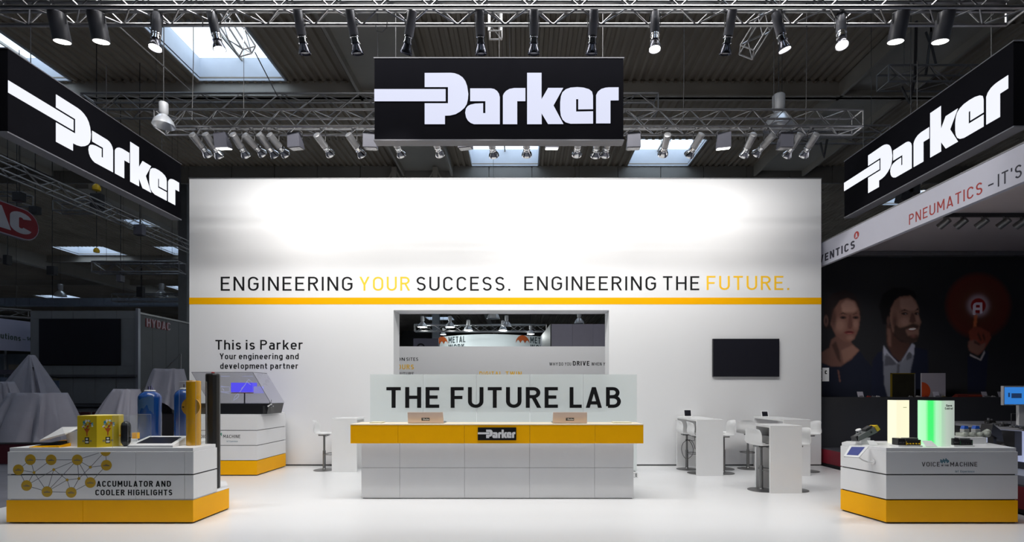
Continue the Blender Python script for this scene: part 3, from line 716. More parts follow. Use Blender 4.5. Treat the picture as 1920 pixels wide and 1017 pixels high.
# laptops
copper = mat('copper_laptop_lid', (.80, .62, .53), .35, .15, var=.02)
def laptop(label, xa, xb):
    Y0 = 7.45; X0, X1 = PX(xa, Y0), PX(xb, Y0); cx = (X0+X1)/2; z = 1.14
    t = thing('laptop', label, 'laptop', (cx, Y0, z), 'copper laptops on the counter')
    MB().box(X0, X1, Y0+.06, Y0+.34, z+.001, z+.018).build('base', alu, t, bevel=.004)
    MB().box(X0+.03, X1-.03, Y0+.10, Y0+.22, z+.0181, z+.021).build('keyboard', black_metal, t)
    h = .172
    MB().hexa([(X0, Y0+.045, z+.004), (X1, Y0+.045, z+.004), (X1, Y0+.058, z+.004), (X0, Y0+.058, z+.004)], [(X0+.004, Y0, z+h), (X1-.004, Y0, z+h), (X1-.004, Y0+.012, z+h), (X0+.004, Y0+.012, z+h)]).build('lid', copper, t, bevel=.003)
    fn = lambda u, v, n: (cx+u, Y0+.045*(1-(v-.004)/h)-.0012-n, z+v)
    pm = MB(); w2 = .062; pm.poly([(-w2, .045), (w2, .045), (w2, .085), (-w2, .085)], fn, .001); pp = pm.build('logo_plate', black_print, t)
    lg = MB()
    for p in LOGO: lg.poly([(-w2+.004+u*(2*w2-.006), .046+v*.038) for u, v in p], lambda u, v, n: fn(u, v, n+.001), .001)
    lg.build('logo', MATS['plate_logo_white'], pp)
laptop('pale copper laptop lid on the counter, left of the logo plate', 763.5, 831)
laptop('pale copper laptop lid on the counter, right of the logo plate', 1036.5, 1101.5)
paper = mat('brochure_paper', (.78, .74, .55), .6, var=.1, scale=20)
for lab, xa, xb, n in (('thin stack of cream brochures at the left end of the counter', 698, 720, 3), ('thin stack of cream brochures at the right end of the counter', 1147, 1180, 3)):
    t = thing('brochure_stack', lab, 'brochures', (PX((xa+xb)/2, 7.7), 7.7, 1.14))
    for k in range(n):
        j = .004*k
        MB().box(PX(xa, 7.7)+j, PX(xb, 7.7)+j, 7.55+j, 7.75+j, 1.1405+.005*k, 1.145+.005*k).build('brochure', paper, t)

# frosted glass screen with the big words
GY = 9.5
gp = thing('glass_partition', 'frosted glass screen behind the counter with huge black lettering', 'partition', (PX(944, GY), GY, 0))
gx = [PX(s, GY) for s in (694, 793.5, 893.5, 993.5, 1093.5, 1194)]; gz0, gz1 = .10, PZ(702.5, GY)
for i in range(5):
    MB().box(gx[i]+(.004 if i else 0), gx[i+1]-(.004 if i < 4 else 0), GY, GY+.012, gz0, gz1).build('glass_panel', frost, gp)
for i in range(6):
    x = min(max(gx[i], gx[0]+.08), gx[5]-.08)
    MB().box(x-.05, x+.05, GY-.03, GY+.042, .0, .1).build('clamp_foot', alu, gp, bevel=.004)
for s, a, bb in (('THE', 724.5, 823.6), ('FUTURE', 845, 1046), ('LAB', 1068, 1163.5)):
    m_ = MB(); text(m_, s, plane_front(GY-.0005), PX(a, GY), PX(bb, GY), PZ(765.3, GY), 39*GY/F, .158, .003, nat=.17); m_.build('lettering', black_print, gp)
so = thing('socket_box', 'small white socket box on the floor at the right end of the glass screen', 'socket', (PX(1190, 9.35), 9.35, 0))
MB().box(PX(1186, 9.35), PX(1195, 9.35), 9.32, 9.42, 0, .10).build('housing', white_gloss, so, bevel=.005)
for zz in (.035, .07): MB().lathe([(.012, 0), (.012, .003)], 10, (PX(1192, 9.35), 9.32, zz), Matrix.Rotation(PI/2, 3, 'X')).build('socket', black_print, so)

# ------------------------------------------------------------------ display islands
def island(name, label, plan, layers, top, seams_by_layer, upper=None, cat='display island', zbase=0):
    cx = sum(p[0] for p in plan)/len(plan); cy = sum(p[1] for p in plan)/len(plan)
    t = thing(name, label, cat, (cx, cy, 0))
    for li, (z0, z1, m, nm) in enumerate(layers):
        pl_ = plan if (li == 0 or upper is None) else upper
        prism_z(inset(pl_, .021), z0-.012, z1+.004).build('core', dark_core, t)
        n = len(pl_)
        for e in range(n):
            a, b_ = pl_[e], pl_[(e+1) % n]
            edge_panels(None, t, nm, m, a, b_, z0, z1, seams_by_layer.get((li, e), ()))
        if li == 0 and upper is not None: prism_z(inset(plan, .004), z1+.0045, z1+.009).build('ledge', white_lam, t)
    pl_ = upper or plan
    prism_z(inset(pl_, .012), top-.045, top).build('top', white_lam, t, bevel=.003)
    return t
LPLAN = [(-6.31, 6.08), (-4.02, 6.08), (-4.02, 6.83), (-4.4, 7.4), (-6.31, 7.4)]
LUP = [(-6.30, 6.085), (-4.02, 6.085), (-4.02, 6.56), (-4.42, 6.62), (-4.5, 7.38), (-6.30, 7.38)]
LAY = [(.02, .287, yellow, 'yellow_panel'), (.303, .594, white_lam, 'white_panel'), (.610, .883, white_lam, 'white_panel')]
li = island('display_island', 'white island with yellow base at the front left, printed with linked yellow discs', LPLAN, LAY, .93,
            {(0, 0): (.41,), (1, 0): (.69, .953), (2, 0): (.69, .953)}, LUP)
fY = 6.085; ff = plane_front(fY)
def ftext(parent, s, x0, x1, yb, yt, Y, m, w=.15):
    b = MB(); text(b, s, plane_front(Y), PX(x0, Y), PX(x1, Y), PZ(yb, Y), (yb-yt)*Y/F, w, .002); return b.build('lettering', m, parent)
for s, a, bb, yb, yt in (('ACCUMULATOR', 181.5, 286.5, 913.3, 902.3), ('AND', 292, 320.5, 913.3, 902.3), ('COOLER', 179, 233.5, 929.5, 918.7), ('HIGHLIGHTS', 240, 323, 929.5, 918.7)):
    ftext(li, s, a, bb, yb, yt, fY, black_print, .175)
mustard = mat('mustard_disc_print', (.50, .31, .015), .5); line_m = mat('grey_line_print', (.12, .12, .14), .5)
big = [(57, 862.5), (96, 862.8), (145, 862.8), (199.6, 873), (34.5, 881.4), (50, 911), (88.3, 922.6), (133.6, 924), (169.5, 905.5), (198, 846)]
small = [(63.9, 886.5), (100.9, 881.2), (126, 900.5), (148, 898), (169.4, 876.6)]
nodes = big+small
lk = [(0, 1), (1, 2), (0, 4), (4, 10), (0, 10), (1, 10), (10, 5), (10, 6), (4, 5), (5, 6), (11, 5), (11, 2), (11, 6), (11, 12), (12, 6), (2, 6), (12, 7), (12, 13), (13, 7), (13, 2), (13, 14), (14, 2), (14, 3), (14, 9), (3, 9), (3, 8), (8, 2), (8, 7), (6, 7), (2, 9)]
m_ = MB()
for a, c in lk:
    (xa, ya), (xb, yb) = nodes[a], nodes[c]; d = Vector((xb-xa, yb-ya)).normalized(); nx, ny = -d.y*.45, d.x*.45
    ya_, yb_ = max(ya, 850), max(yb, 850)
    if ya < 850: xa += (xb-xa)*(850-ya)/(yb-ya)
    if yb < 850: xb += (xa-xb)*(850-yb)/(ya-yb)
    m_.poly([(PX(x, fY), PZ(y, fY)) for x, y in ((xa+nx, ya_+ny), (xb+nx, yb_+ny), (xb-nx, yb_-ny), (xa-nx, ya_-ny))], ff, .001)
m_.build('link_lines', line_m, li)
for i, (x, y) in enumerate(nodes):
    r = 10 if i < 10 else 2.6
    pts = [(x+r*math.cos(a*PI/12), y+r*math.sin(a*PI/12)) for a in range(24)]
    if i == 9: pts = [(a, max(b_, 848.2)) for a, b_ in pts if b_ > 846]; 
    d = MB(); d.poly([(PX(a, fY), PZ(b_, fY)) for a, b_ in pts], ff, .0018); o = d.build('disc' if i < 10 else 'dot', mustard, li)
    if i < 9:
        d = MB()
        d.box(PX(x-6, fY), PX(x+6, fY), fY-.0025, fY-.0016, PZ(y+1.6, fY), PZ(y+.2, fY)); d.box(PX(x-2.5, fY), PX(x+2.5, fY), fY-.0025, fY-.0016, PZ(y-.9, fY), PZ(y-1.7, fY))
        d.build('disc_caption', line_m, li)
RPLAN = [(4.475, 6.08), (6.09, 6.08), (6.42, 6.95), (4.55, 6.95), (4.354, 6.76)]
ri = island('display_island', 'white island with yellow base at the front right carrying glowing towers', RPLAN, LAY, .93, {})
grey_print = mat('dark_grey_print', (.06, .06, .065), .5); teal_print = mat('teal_print', (.03, .16, .22), .5); faint = mat('faint_blue_print', (.30, .38, .45), .5)
for s, a, bb in (('VOICE', 1728.3, 1761.8), ('MACHINE', 1781.5, 1832)): ftext(ri, s, a, bb, 875.3, 867, 6.08, grey_print, .13)
ftext(ri, 'OF', 1765, 1769, 874.8, 871.5, 6.08, grey_print); ftext(ri, 'THE', 1771, 1779, 874.8, 871.5, 6.08, grey_print)
ftext(ri, 'IoT Experience', 1791, 1827, 886.5, 882.5, 6.08, faint)
m_ = MB()
for k, (x, h0, h1) in enumerate(((1764, 862, 868), (1766.4, 863.5, 869.5), (1768.8, 861, 867), (1771.2, 862.5, 869), (1773.6, 860, 866), (1776, 862, 869), (1778.3, 863.5, 867.5))):
    m_.box(PX(x-.9, 6.08), PX(x+.9, 6.08), 6.078, 6.0799, PZ(h1, 6.08), PZ(h0, 6.08))
m_.build('skyline_emblem', teal_print, ri)
LAY2 = [(.02, .288, yellow, 'yellow_panel'), (.300, .578, white_lam, 'white_panel'), (.590, .868, white_lam, 'white_panel'), (.880, 1.14, white_lam, 'white_panel')]
BPLAN = [(-6.3, 9.55), (-5.085, 9.55), (-5.085, 10.72), (-6.3, 10.72)]
bi = island('display_island', 'taller white island with yellow base against the back wall, left', BPLAN, LAY2, 1.18, {})
ftext(bi, 'VOICE', 371, 391, 822, 815.8, 9.55, grey_print); ftext(bi, 'MACHINE', 418.5, 450.5, 822, 815.8, 9.55, grey_print, .13); ftext(bi, 'IoT Experience', 425, 446, 829.3, 826.6, 9.55, faint)
m_ = MB()
for x, h0, h1 in ((413.5, 813, 816), (415.2, 812, 818), (410, 813, 817), (411.8, 811, 815)): m_.box(PX(x-.7, 9.55), PX(x+.7, 9.55), 9.548, 9.5499, PZ(h1, 9.55), PZ(h0, 9.55))
m_.build('skyline_emblem', mat('green_print', (.02, .28, .18), .5), bi)

# hologram display on the rear island
HYf = 9.72
t = thing('hologram_display', 'black hologram display with slanted glass and glowing blue machine image', 'display', (PX(430, HYf), HYf, 1.18))
z0, z1 = 1.181, PZ(757, HYf)
MB().hexa([(PX(352, HYf), HYf, z0), (PX(523.5, HYf+.5), HYf+.0, z0), (PX(523.5, HYf+.5), HYf+.6, z0), (PX(352, HYf), HYf+.6, z0)],
          [(PX(352, HYf), HYf, z1), (PX(505, HYf), HYf, z1), (PX(505, HYf), HYf+.6, z1), (PX(352, HYf), HYf+.6, z1)]).build('base', mat('gloss_black_plastic', (.012, .012, .014), .15), t, bevel=.004)
g0, g1, gz = PX(358, HYf), PX(473, HYf), PZ(698.5, HYf)
h0, h1 = PX(392, HYf), PX(507, HYf)
def quad(mb, a, b_, c, d, th=.004):
    a, b_, c, d = map(Vector, (a, b_, c, d)); n = (b_-a).cross(d-a).normalized()*th
    return mb.hexa([a, b_, b_+n, a+n], [d, c, c+n, d+n])
holo_glass = glass('tinted_display_glass', (.86, .86, .88), .88)
quad(MB(), (h0, HYf+.02, z1), (h1, HYf+.02, z1), (g1, HYf+.02, gz), (g0, HYf+.02, gz)).build('front_glass', holo_glass, t)
quad(MB(), (h1, HYf+.02, z1), (h1, HYf+.58, z1), (g1, HYf+.55, gz), (g1, HYf+.02, gz)).build('side_glass', glass('clear_side_glass', (.9, .9, .92), .95), t)
m_ = MB().tube((g0, HYf+.02, gz), (g1, HYf+.02, gz), .006, 6).tube((g1, HYf+.02, gz), (h1, HYf+.02, z1), .006, 6).tube((g1, HYf+.02, gz), (g1, HYf+.55, gz), .006, 6).tube((h0, HYf+.02, z1), (g0, HYf+.02, gz), .003, 6)
m_.build('glass_edge', grey_metal, t)
iY = HYf+.25
blue_e = emit('hologram_blue', (.11, .09, 1.0), 1.35); pale_e = emit('hologram_pale', (.42, .42, .95), .9); line_e = emit('hologram_line', (.6, .65, 1), .8)
hx = lambda x, y: (PX(x, iY), iY, PZ(y, iY))
MB().box(PX(433, iY), PX(473, iY), iY, iY+.18, PZ(736, iY), PZ(718, iY)).build('machine_image', blue_e, t)
MB().box(PX(475, iY), PX(494, iY), iY+.01, iY+.012, PZ(738, iY), PZ(725, iY)).build('pump_image', pale_e, t)
m_ = MB()
for a, c in (((413, 726), (431, 726)), ((431, 726), (431, 735)), ((431, 735), (413, 735)), ((413, 735), (413, 726)), ((414, 724), (421, 726)), ((417, 729), (420, 733)), ((416, 736), (429, 738))):
    m_.tube(hx(*a), hx(*c), .0045, 4)
wx = [(438, 751), (440, 744), (446, 738), (448, 741), (446, 746), (438, 751)]
for i in range(5): m_.tube(hx(*wx[i]), hx(*wx[i+1]), .0045, 4)
for a, c in (((448, 738), (458, 724)), ((458, 724), (466, 712)), ((466, 712), (472, 716)), ((462, 716), (470, 722)), ((452, 730), (460, 722)), ((410, 706), (430, 706)), ((455, 706), (474, 706))): m_.tube(hx(*a), hx(*c), .0045, 4)
m_.build('wireframe_image', line_e, t)
MB().box(PX(434, iY), PX(474, iY), iY-.01, iY+.1, PZ(738, iY), PZ(736.6, iY)).build('shelf', mat('dull_red_strip', (.25, .03, .02), .5), t)
MB().tube((PX(456, iY), iY+.05, z1), (PX(456, iY), iY+.05, PZ(737, iY)), .012, 8).build('stem', black_metal, t)
t = thing('valve_sample', 'small silver valve in a clear case beside the hologram display', 'sample', (PX(505, 9.66), 9.66, 1.18))
MB().box(PX(497, 9.66), PX(512, 9.66), 9.58, 9.70, 1.18, PZ(761, 9.66)).build('case', clear, t)
m_ = MB().tube(P(502, 762, 9.66), P(509, 758, 9.66), .018, 8).tube(P(506, 764, 9.66), P(506, 755, 9.66), .012, 8).tube(P(508, 765, 9.66), P(509, 750, 9.66), .005, 6).lathe([(.03, 0), (.03, .02)], 12, P(510, 763, 9.66))
m_.build('valve', chrome, t, smooth=40)

# ------------------------------------------------------------------ high tables, tablets, stools
def table(label, x0, x1, y0, y1, H=1.085, shelf=False):
    t = thing('high_table', label, 'table', ((x0+x1)/2, (y0+y1)/2, 0), 'white high tables')
    th = .038
    MB().box(x0, x1, y0, y1, H-th, H).build('tabletop', white_gloss, t, bevel=.003)
    MB().box(x0, x1, y0, y0+th, 0, H-th).build('end_panel', white_gloss, t, bevel=.002)
    MB().box(x0, x1, y1-th, y1, 0, H-th).build('end_panel', white_gloss, t, bevel=.002)
    if shelf: MB().box(x0+.05, x1-.05, y0+th, y1-th, H-.20, H-.185).build('cable_tray', steel, t)
    return t
table('white high table left of the television, against the back wall', 3.375, 3.885, 9.53, 10.78)
table('white high table nearest the camera in the right-hand group', 3.97, 4.475, 7.90, 8.42, 1.08, True)
table('white high table at the right end of the back wall', 5.05, 5.56, 9.53, 10.78)
table('white high table beside the left end of the reception counter', -3.81, -3.31, 9.98, 10.5)
def tablet(label, x0, x1, Y, yb, yt):
    z = 1.086; t = thing('tablet', label, 'tablet', (PX((x0+x1)/2, Y), Y, z))
    X0, X1 = PX(x0, Y), PX(x1, Y); h = (yb-yt)*Y/F
    MB().hexa([(X0, Y, z), (X1, Y, z), (X1, Y+.012, z), (X0, Y+.012, z)], [(X0, Y+.04, z+h), (X1, Y+.04, z+h), (X1, Y+.052, z+h), (X0, Y+.052, z+h)]).build('frame', white_gloss, t, bevel=.003)
    k = lambda u, v: (X0+u*(X1-X0), Y+.04*v-.0015, z+h*v)
    quad(MB(), k(.13, .14), k(.87, .14), k(.87, .88), k(.13, .88), -.001).build('screen', screen_black, t)
    MB().box((X0+X1)/2-.03, (X0+X1)/2+.03, Y+.013, Y+.09, z, z+.008).tube(((X0+X1)/2, Y+.08, z+.005), ((X0+X1)/2, Y+.05, z+h*.6), .006, 6).build('stand', white_gloss, t)
tablet('small white-framed tablet on the high table left of the television', 1282, 1298, 10.45, 786, 771.5)
tablet('small white-framed tablet on the high table at the right end of the wall', 1428, 1442, 10.45, 786, 774.5)

def shell_mesh():
    prof = [(.205, -.012, .15), (.20, 0, .18), (.12, -.004, .195), (.03, -.012, .20), (-.07, -.010, .205), (-.14, .008, .21), (-.185, .05, .212), (-.20, .11, .21), (-.192, .17, .20), (-.198, .22, .19), (-.215, .265, .175), (-.225, .275, .15)]
    nu = 12; V = []; Fc = []
    for side in (0, 1):
        for i, (x, z, hw) in enumerate(prof):
            for j in range(nu+1):
                u = -1+2*j/nu; back = max(0, min(1, (i-4)/3)); b2 = u*u
                xx = x+back*.045*b2+(1-back)*0; zz = z+(1-back)*.028*b2*(1 if i > 1 else .4)+back*(-.02*b2)
                V.append((xx+(side*.010 if i > 5 else 0), u*hw, zz-(0 if i > 5 else side*.012)))
    N = len(prof)*(nu+1)
    def idx(s, i, j): return s*N+i*(nu+1)+j
    for i in range(len(prof)-1):
        for j in range(nu):
            Fc.append((idx(0, i, j), idx(0, i+1, j), idx(0, i+1, j+1), idx(0, i, j+1)))
            Fc.append((idx(1, i, j+1), idx(1, i+1, j+1), idx(1, i+1, j), idx(1, i, j)))
    for j in range(nu):
        Fc.append((idx(0, 0, j), idx(0, 0, j+1), idx(1, 0, j+1), idx(1, 0, j))); e = len(prof)-1
        Fc.append((idx(0, e, j+1), idx(0, e, j), idx(1, e, j), idx(1, e, j+1)))
    for i in range(len(prof)-1):
        Fc.append((idx(0, i+1, 0), idx(0, i, 0), idx(1, i, 0), idx(1, i+1, 0))); Fc.append((idx(0, i, nu), idx(0, i+1, nu), idx(1, i+1, nu), idx(1, i, nu)))
    return MB().add(V, Fc)
def make_stool(label):
    t = thing('bar_stool', label, 'stool', (0, 0, 0), 'white shell bar stools')
    s = shell_mesh(); s.v = [(x, y, z+.755) for x, y, z in s.v]; s.build('seat_shell', mat('matt_white_seat', (.80, .80, .80), .4), t, local=True, smooth=60)
    MB().lathe([(.21, .0), (.21, .008), (.17, .016), (.04, .024), (.03, .04)][::1], 32).build('base', steel, t, local=True, smooth=40)
    MB().lathe([(.030, .03), (.030, .40), (.021, .41), (.021, .70), (.04, .715)], 14).build('column', steel, t, local=True, smooth=40)
    MB().box(-.10, .10, -.07, .07, .714, .738).build('seat_plate', steel, t, local=True)
    pts = [(.0, -.02, .33), (.06, -.15, .335), (.17, -.17, .335), (.22, -.10, .335), (.235, 0, .335), (.22, .10, .335), (.17, .17, .335), (.06, .15, .335), (.0, .02, .33)]
    MB().path(pts, .009, 6).build('footrest', steel, t, local=True, smooth=60)
    MB().path([(.02, -.06, .72), (.05, -.13, .705), (.09, -.17, .70)], .005, 5).build('lever', steel, t, local=True)
    return t
st0 = None
for i, (x, y, a, lab) in enumerate((
    (PX(608, 10.25), 10.25, 8, 'white shell stool beside the lone high table, left of the counter'),
    (3.46, 10.36, 0, 'rear white stool on the left side of the table under the cable, by the wall'),
    (3.52, 9.86, 0, 'front white stool tucked in on the left of the table left of the television'),
    (4.02, 9.86, 180, 'front white stool on the right of the table left of the television'),
    (4.25, 10.40, 180, 'rear white stool between the two tables along the wall'),
    (4.77, 10.43, 62, 'white stool showing its rounded back, just below the television'),
    (3.95, 8.16, 12, 'white stool on the left of the nearest high table'),
    (4.50, 8.16, 180, 'white stool on the right of the nearest high table'),
    (5.84, 10.1, 180, 'white stool mostly hidden behind the rightmost high table'))):
    if st0 is None: st0 = make_stool(lab); s = st0
    else: s = copy_tree(st0); s['label'] = lab
    s.location = (x, y, 0.0005); s.rotation_euler = (0, 0, math.radians(a))
cb = MB().path([(3.50+.13*math.cos(a*.35)-.02*a/8, 10.34+.02*math.sin(a), .42+.20*math.sin(a*.35)) for a in range(0, 24)]+[(3.6, 10.3, .6), (3.62, 10.28, .85), (3.62, 10.3, 1.03)], .006, 5)
tag(cb.build('power_cable', black_metal, smooth=60), 'loose dark cable looping under the table left of the television', 'cable')
# ------------------------------------------------------------------ exhibits on the left island
TOP = .9305
def cyl(parent, name, m, prof, c, n=24, M=None, smooth=35): return MB().lathe(prof, n, c, M).build(name, m, parent, smooth=smooth)
# yellow carton with balloon graphics
t = thing('yellow_box', 'upright lemon yellow box printed with a bubble cluster, funnel and phone', 'box', (-5.3, 6.24, TOP))
pl5 = [(-5.485, 6.13), (-5.245, 6.13), (-5.085, 6.27), (-5.16, 6.44), (-5.485, 6.44)]
zt = 1.322
prism_z(pl5, TOP, zt).build('body', yellow2, t, bevel=.002)
prism_z(inset(pl5, .004), zt, zt+.003).build('lid', mat('pale_yellow', (.85, .75, .30), .5), t)
cols = [mat('bubble_white', (.75, .75, .72), .5), mat('bubble_teal', (.03, .25, .32), .5), mat('bubble_navy', (.02, .07, .12), .5), mat('bubble_red', (.45, .05, .01), .5), mat('bubble_sky', (.25, .5, .6), .5), mat('bubble_ochre', (.5, .25, .01), .5)]
funnel_m = mat('funnel_red', (.48, .09, .01), .5)
A, B = Vector((-5.485, 6.13, 0)), Vector((-5.245, 6.13, 0)); C_ = Vector((-5.085, 6.27, 0))
for f, (a, c) in enumerate(((A, B), (B, C_))):
    d = (c-a); W_ = d.length; d.normalize(); nn = Vector((d.y, -d.x, 0)); mid = (a+c)/2
    fn = lambda u, v, n, d=d, nn=nn, mid=mid: tuple(mid+d*u+nn*n+Vector((0, 0, TOP+v)))
    rnd = random.Random(5); k = 1.0 if f == 0 else .85; j = 0
    for q in range(26):
        ang = rnd.uniform(0, 2*PI); rr = math.sqrt(rnd.random()); cx = rr*.075*k*math.cos(ang); cy = .285+rr*.048*math.sin(ang); r = rnd.uniform(.007, .017)
        mb = MB(); mb.poly([(cx+r*k*math.cos(i*PI/5), cy+r*math.sin(i*PI/5)) for i in range(10)], fn, .0006+.00012*q); mb.build('bubble', cols[q % 6], t)
    mb = MB(); mb.poly([(-.038*k, .235), (.038*k, .235), (.008*k, .185), (.005*k, .14), (-.005*k, .14), (-.008*k, .185)], fn, .001); mb.build('funnel_print', funnel_m, t)
    mb = MB(); mb.poly([(-.026*k, .045), (.026*k, .045), (.026*k, .125), (-.026*k, .125)], fn, .001); mb.build('phone_print', black_print, t)
    mb = MB(); mb.poly([(-.019*k, .055), (.019*k, .055), (.019*k, .08), (-.019*k, .08)], fn, .0016); mb.poly([(-.014*k, .092), (.014*k, .092), (.014*k, .115), (-.014*k, .115)], fn, .0016); mb.build('phone_screen_print', cols[0], t)
    mb = MB()
    for sx in (-1, 1):
        for vv in (.07, .082): mb.poly([(sx*.045*k-.012, vv), (sx*.045*k+.02*1-.006, vv), (sx*.045*k+.02*1-.006, vv+.007), (sx*.045*k-.012, vv+.007)], fn, .001)
    mb.build('caption_print', line_m, t)
# tilted touch terminal seen from the side
t = thing('touch_terminal', 'white tilted touch terminal left of the yellow box', 'terminal', (PX(105, 6.3), 6.3, TOP))
qa, qb, qc, qd = P(74, 826, 6.16), P(121, 813, 6.16), P(147, 800.5, 6.5), P(117, 801, 6.52)
quad(MB(), qd, qc, qb, qa, .022).build('screen_case', white_gloss, t, bevel=.003)
mb = MB(); pr = [(119, 815), (147, 806), (147, 841.5), (124, 841.5)]
mb.poly([(PX(a, 6.25), PZ(b_, 6.25)) for a, b_ in pr], lambda u, v, n: (u, 6.42-n, v), .14); mb.build('stand', white_gloss, t, bevel=.002)
x0, x1 = PX(66, 6.2), PX(122, 6.2)
MB().hexa([(x0, 6.12, TOP), (x1, 6.12, TOP), (x1, 6.5, TOP), (x0+.05, 6.5, TOP)], [(x0+.01, 6.12, TOP+.008), (x1, 6.12, TOP+.018), (x1, 6.5, TOP+.07), (x0+.06, 6.5, TOP+.055)]).build('foot', yellow, t)
quad(MB(), (x0+.035, 6.16, TOP+.0165), (x1-.02, 6.16, TOP+.026), (x1-.02, 6.42, TOP+.063), (x0+.07, 6.42, TOP+.048), .002).build('foot_inlay', black_print, t)
# flat touch panel wedge
t = thing('touch_kiosk', 'low white wedge with a dark touch screen, right of the small black cylinder', 'touch screen', (-4.6, 6.3, TOP))
a0, a1, b0, b1 = (-4.86, 6.12), (-4.295, 6.12), (-4.92, 6.56), (-4.41, 6.56)
zf, zb = TOP+.026, 1.036
MB().hexa([(*a0, TOP), (*a1, TOP), (*b1, TOP), (*b0, TOP)], [(*a0, zf), (*a1, zf), (*b1, zb), (*b0, zb)]).build('wedge', white_gloss, t, bevel=.002)
def wp(u, v, e=.001):
    xa = a0[0]+(a1[0]-a0[0])*u; xb = b0[0]+(b1[0]-b0[0])*u
    return (xa+(xb-xa)*v, a0[1]+(b0[1]-a0[1])*v, zf+(zb-zf)*v+e)
quad(MB(), wp(.10, .2), wp(.90, .2), wp(.90, .86), wp(.10, .86), .001).build('screen', screen_black, t)
# small black accumulator with orange arrow rings, in a clear case
t = thing('bladder_accumulator', 'small round-ended black cylinder inside a clear case, beside the yellow box', 'cylinder', (PX(236, 6.27), 6.27, TOP))
c = (PX(236, 6.27), 6.27, 0)
cyl(t, 'vessel', mat('black_gloss_paint', (.012, .012, .014), .2), [(.02, TOP), (.035, TOP+.02), (.050, TOP+.05), (.053, TOP+.08), (.053, 1.185), (.045, 1.22), (.028, 1.24), (.01, 1.247)], c)
t = thing('orange_marker', 'small orange arrow block left of the small black cylinder', 'marker', (PX(222, 6.3), 6.3, 1.06))
MB().poly([(PX(a, 6.30), PZ(b_, 6.30)) for a, b_ in ((218, 812), (228, 817), (218, 823))], lambda u, v, n: (u, 6.34-n, v), .05).build('arrow', yellow, t)
MB().tube((PX(220, 6.32), 6.32, TOP), (PX(220, 6.32), 6.32, PZ(820, 6.32)), .003, 5).build('pin', clear, t)
t = thing('orange_marker', 'small orange square block right of the small black cylinder', 'marker', (PX(252, 6.3), 6.3, 1.06))
MB().box(PX(247.5, 6.62), PX(256.5, 6.62), 6.62, 6.67, PZ(823, 6.62), PZ(812, 6.62)).build('block', yellow, t)
MB().tube((PX(252, 6.62), 6.64, TOP), (PX(252, 6.62), 6.64, PZ(822, 6.62)), .003, 5).build('pin', clear, t)
def case(label, x0, x1, y0, y1, z1, parent_name='acrylic_case'):
    t = thing(parent_name, label, 'display case', ((x0+x1)/2, (y0+y1)/2, TOP))
    e = .004
    MB().box(x0, x1, y0, y0+e, TOP, z1).build('front_pane', clear, t); MB().box(x0, x1, y1-e, y1, TOP, z1).build('rear_pane', clear, t)
    MB().box(x0, x0+e, y0+e, y1-e, TOP, z1).build('side_pane', clear, t); MB().box(x1-e, x1, y0+e, y1-e, TOP, z1).build('side_pane', clear, t)
    MB().box(x0, x1, y0, y1, z1, z1+e).build('lid', clear, t)
    ed = MB()
    for x in (x0, x1):
        for y in (y0, y1): ed.tube((x, y, TOP), (x, y, z1), .0022, 4)
    for z in (z1,): ed.tube((x0, y0, z), (x1, y0, z), .0015, 4).tube((x0, y1, z), (x1, y1, z), .0015, 4)
    ed.build('edges', mat('bright_acrylic_edge', (.35, .37, .39), .3), t)
case('low clear case around the small black cylinder', PX(210.5, 6.12)+.005, PX(241.5, 6.12)-.01, 6.12, 6.50, PZ(780, 6.12))
case('tall clear case around the yellow tube', -4.335, -4.125, 6.29, 6.51, PZ(716, 6.3))
# yellow tube
YT = 6.40; c = (PX(363, YT), YT, 0)
t = thing('yellow_tube', 'tall golden yellow tube with a round collar disc, in a clear case', 'cylinder', (c[0], YT, TOP))
cyl(t, 'tube', mat('golden_gloss_paint', (.70, .34, .005), .25, coat=.3), [(.078, TOP), (.082, TOP+.004), (.082, 1.755), (.078, 1.76)], c, 32)
cyl(t, 'end_cap', alu, [(.06, 1.7602), (.06, 1.766)], c)
cyl(t, 'disc', mat('golden_matt_print', (.62, .30, .01), .45), [(.118, -.012), (.118, .012)], (c[0], YT-.045, PZ(763, YT)), 32, Matrix.Rotation(PI/2, 3, 'X'))
MB().box(PX(347.5, YT), PX(351, YT), YT-.060, YT-.0572, PZ(764.5, YT), PZ(762.5, YT)).build('disc_caption', black_print, t)
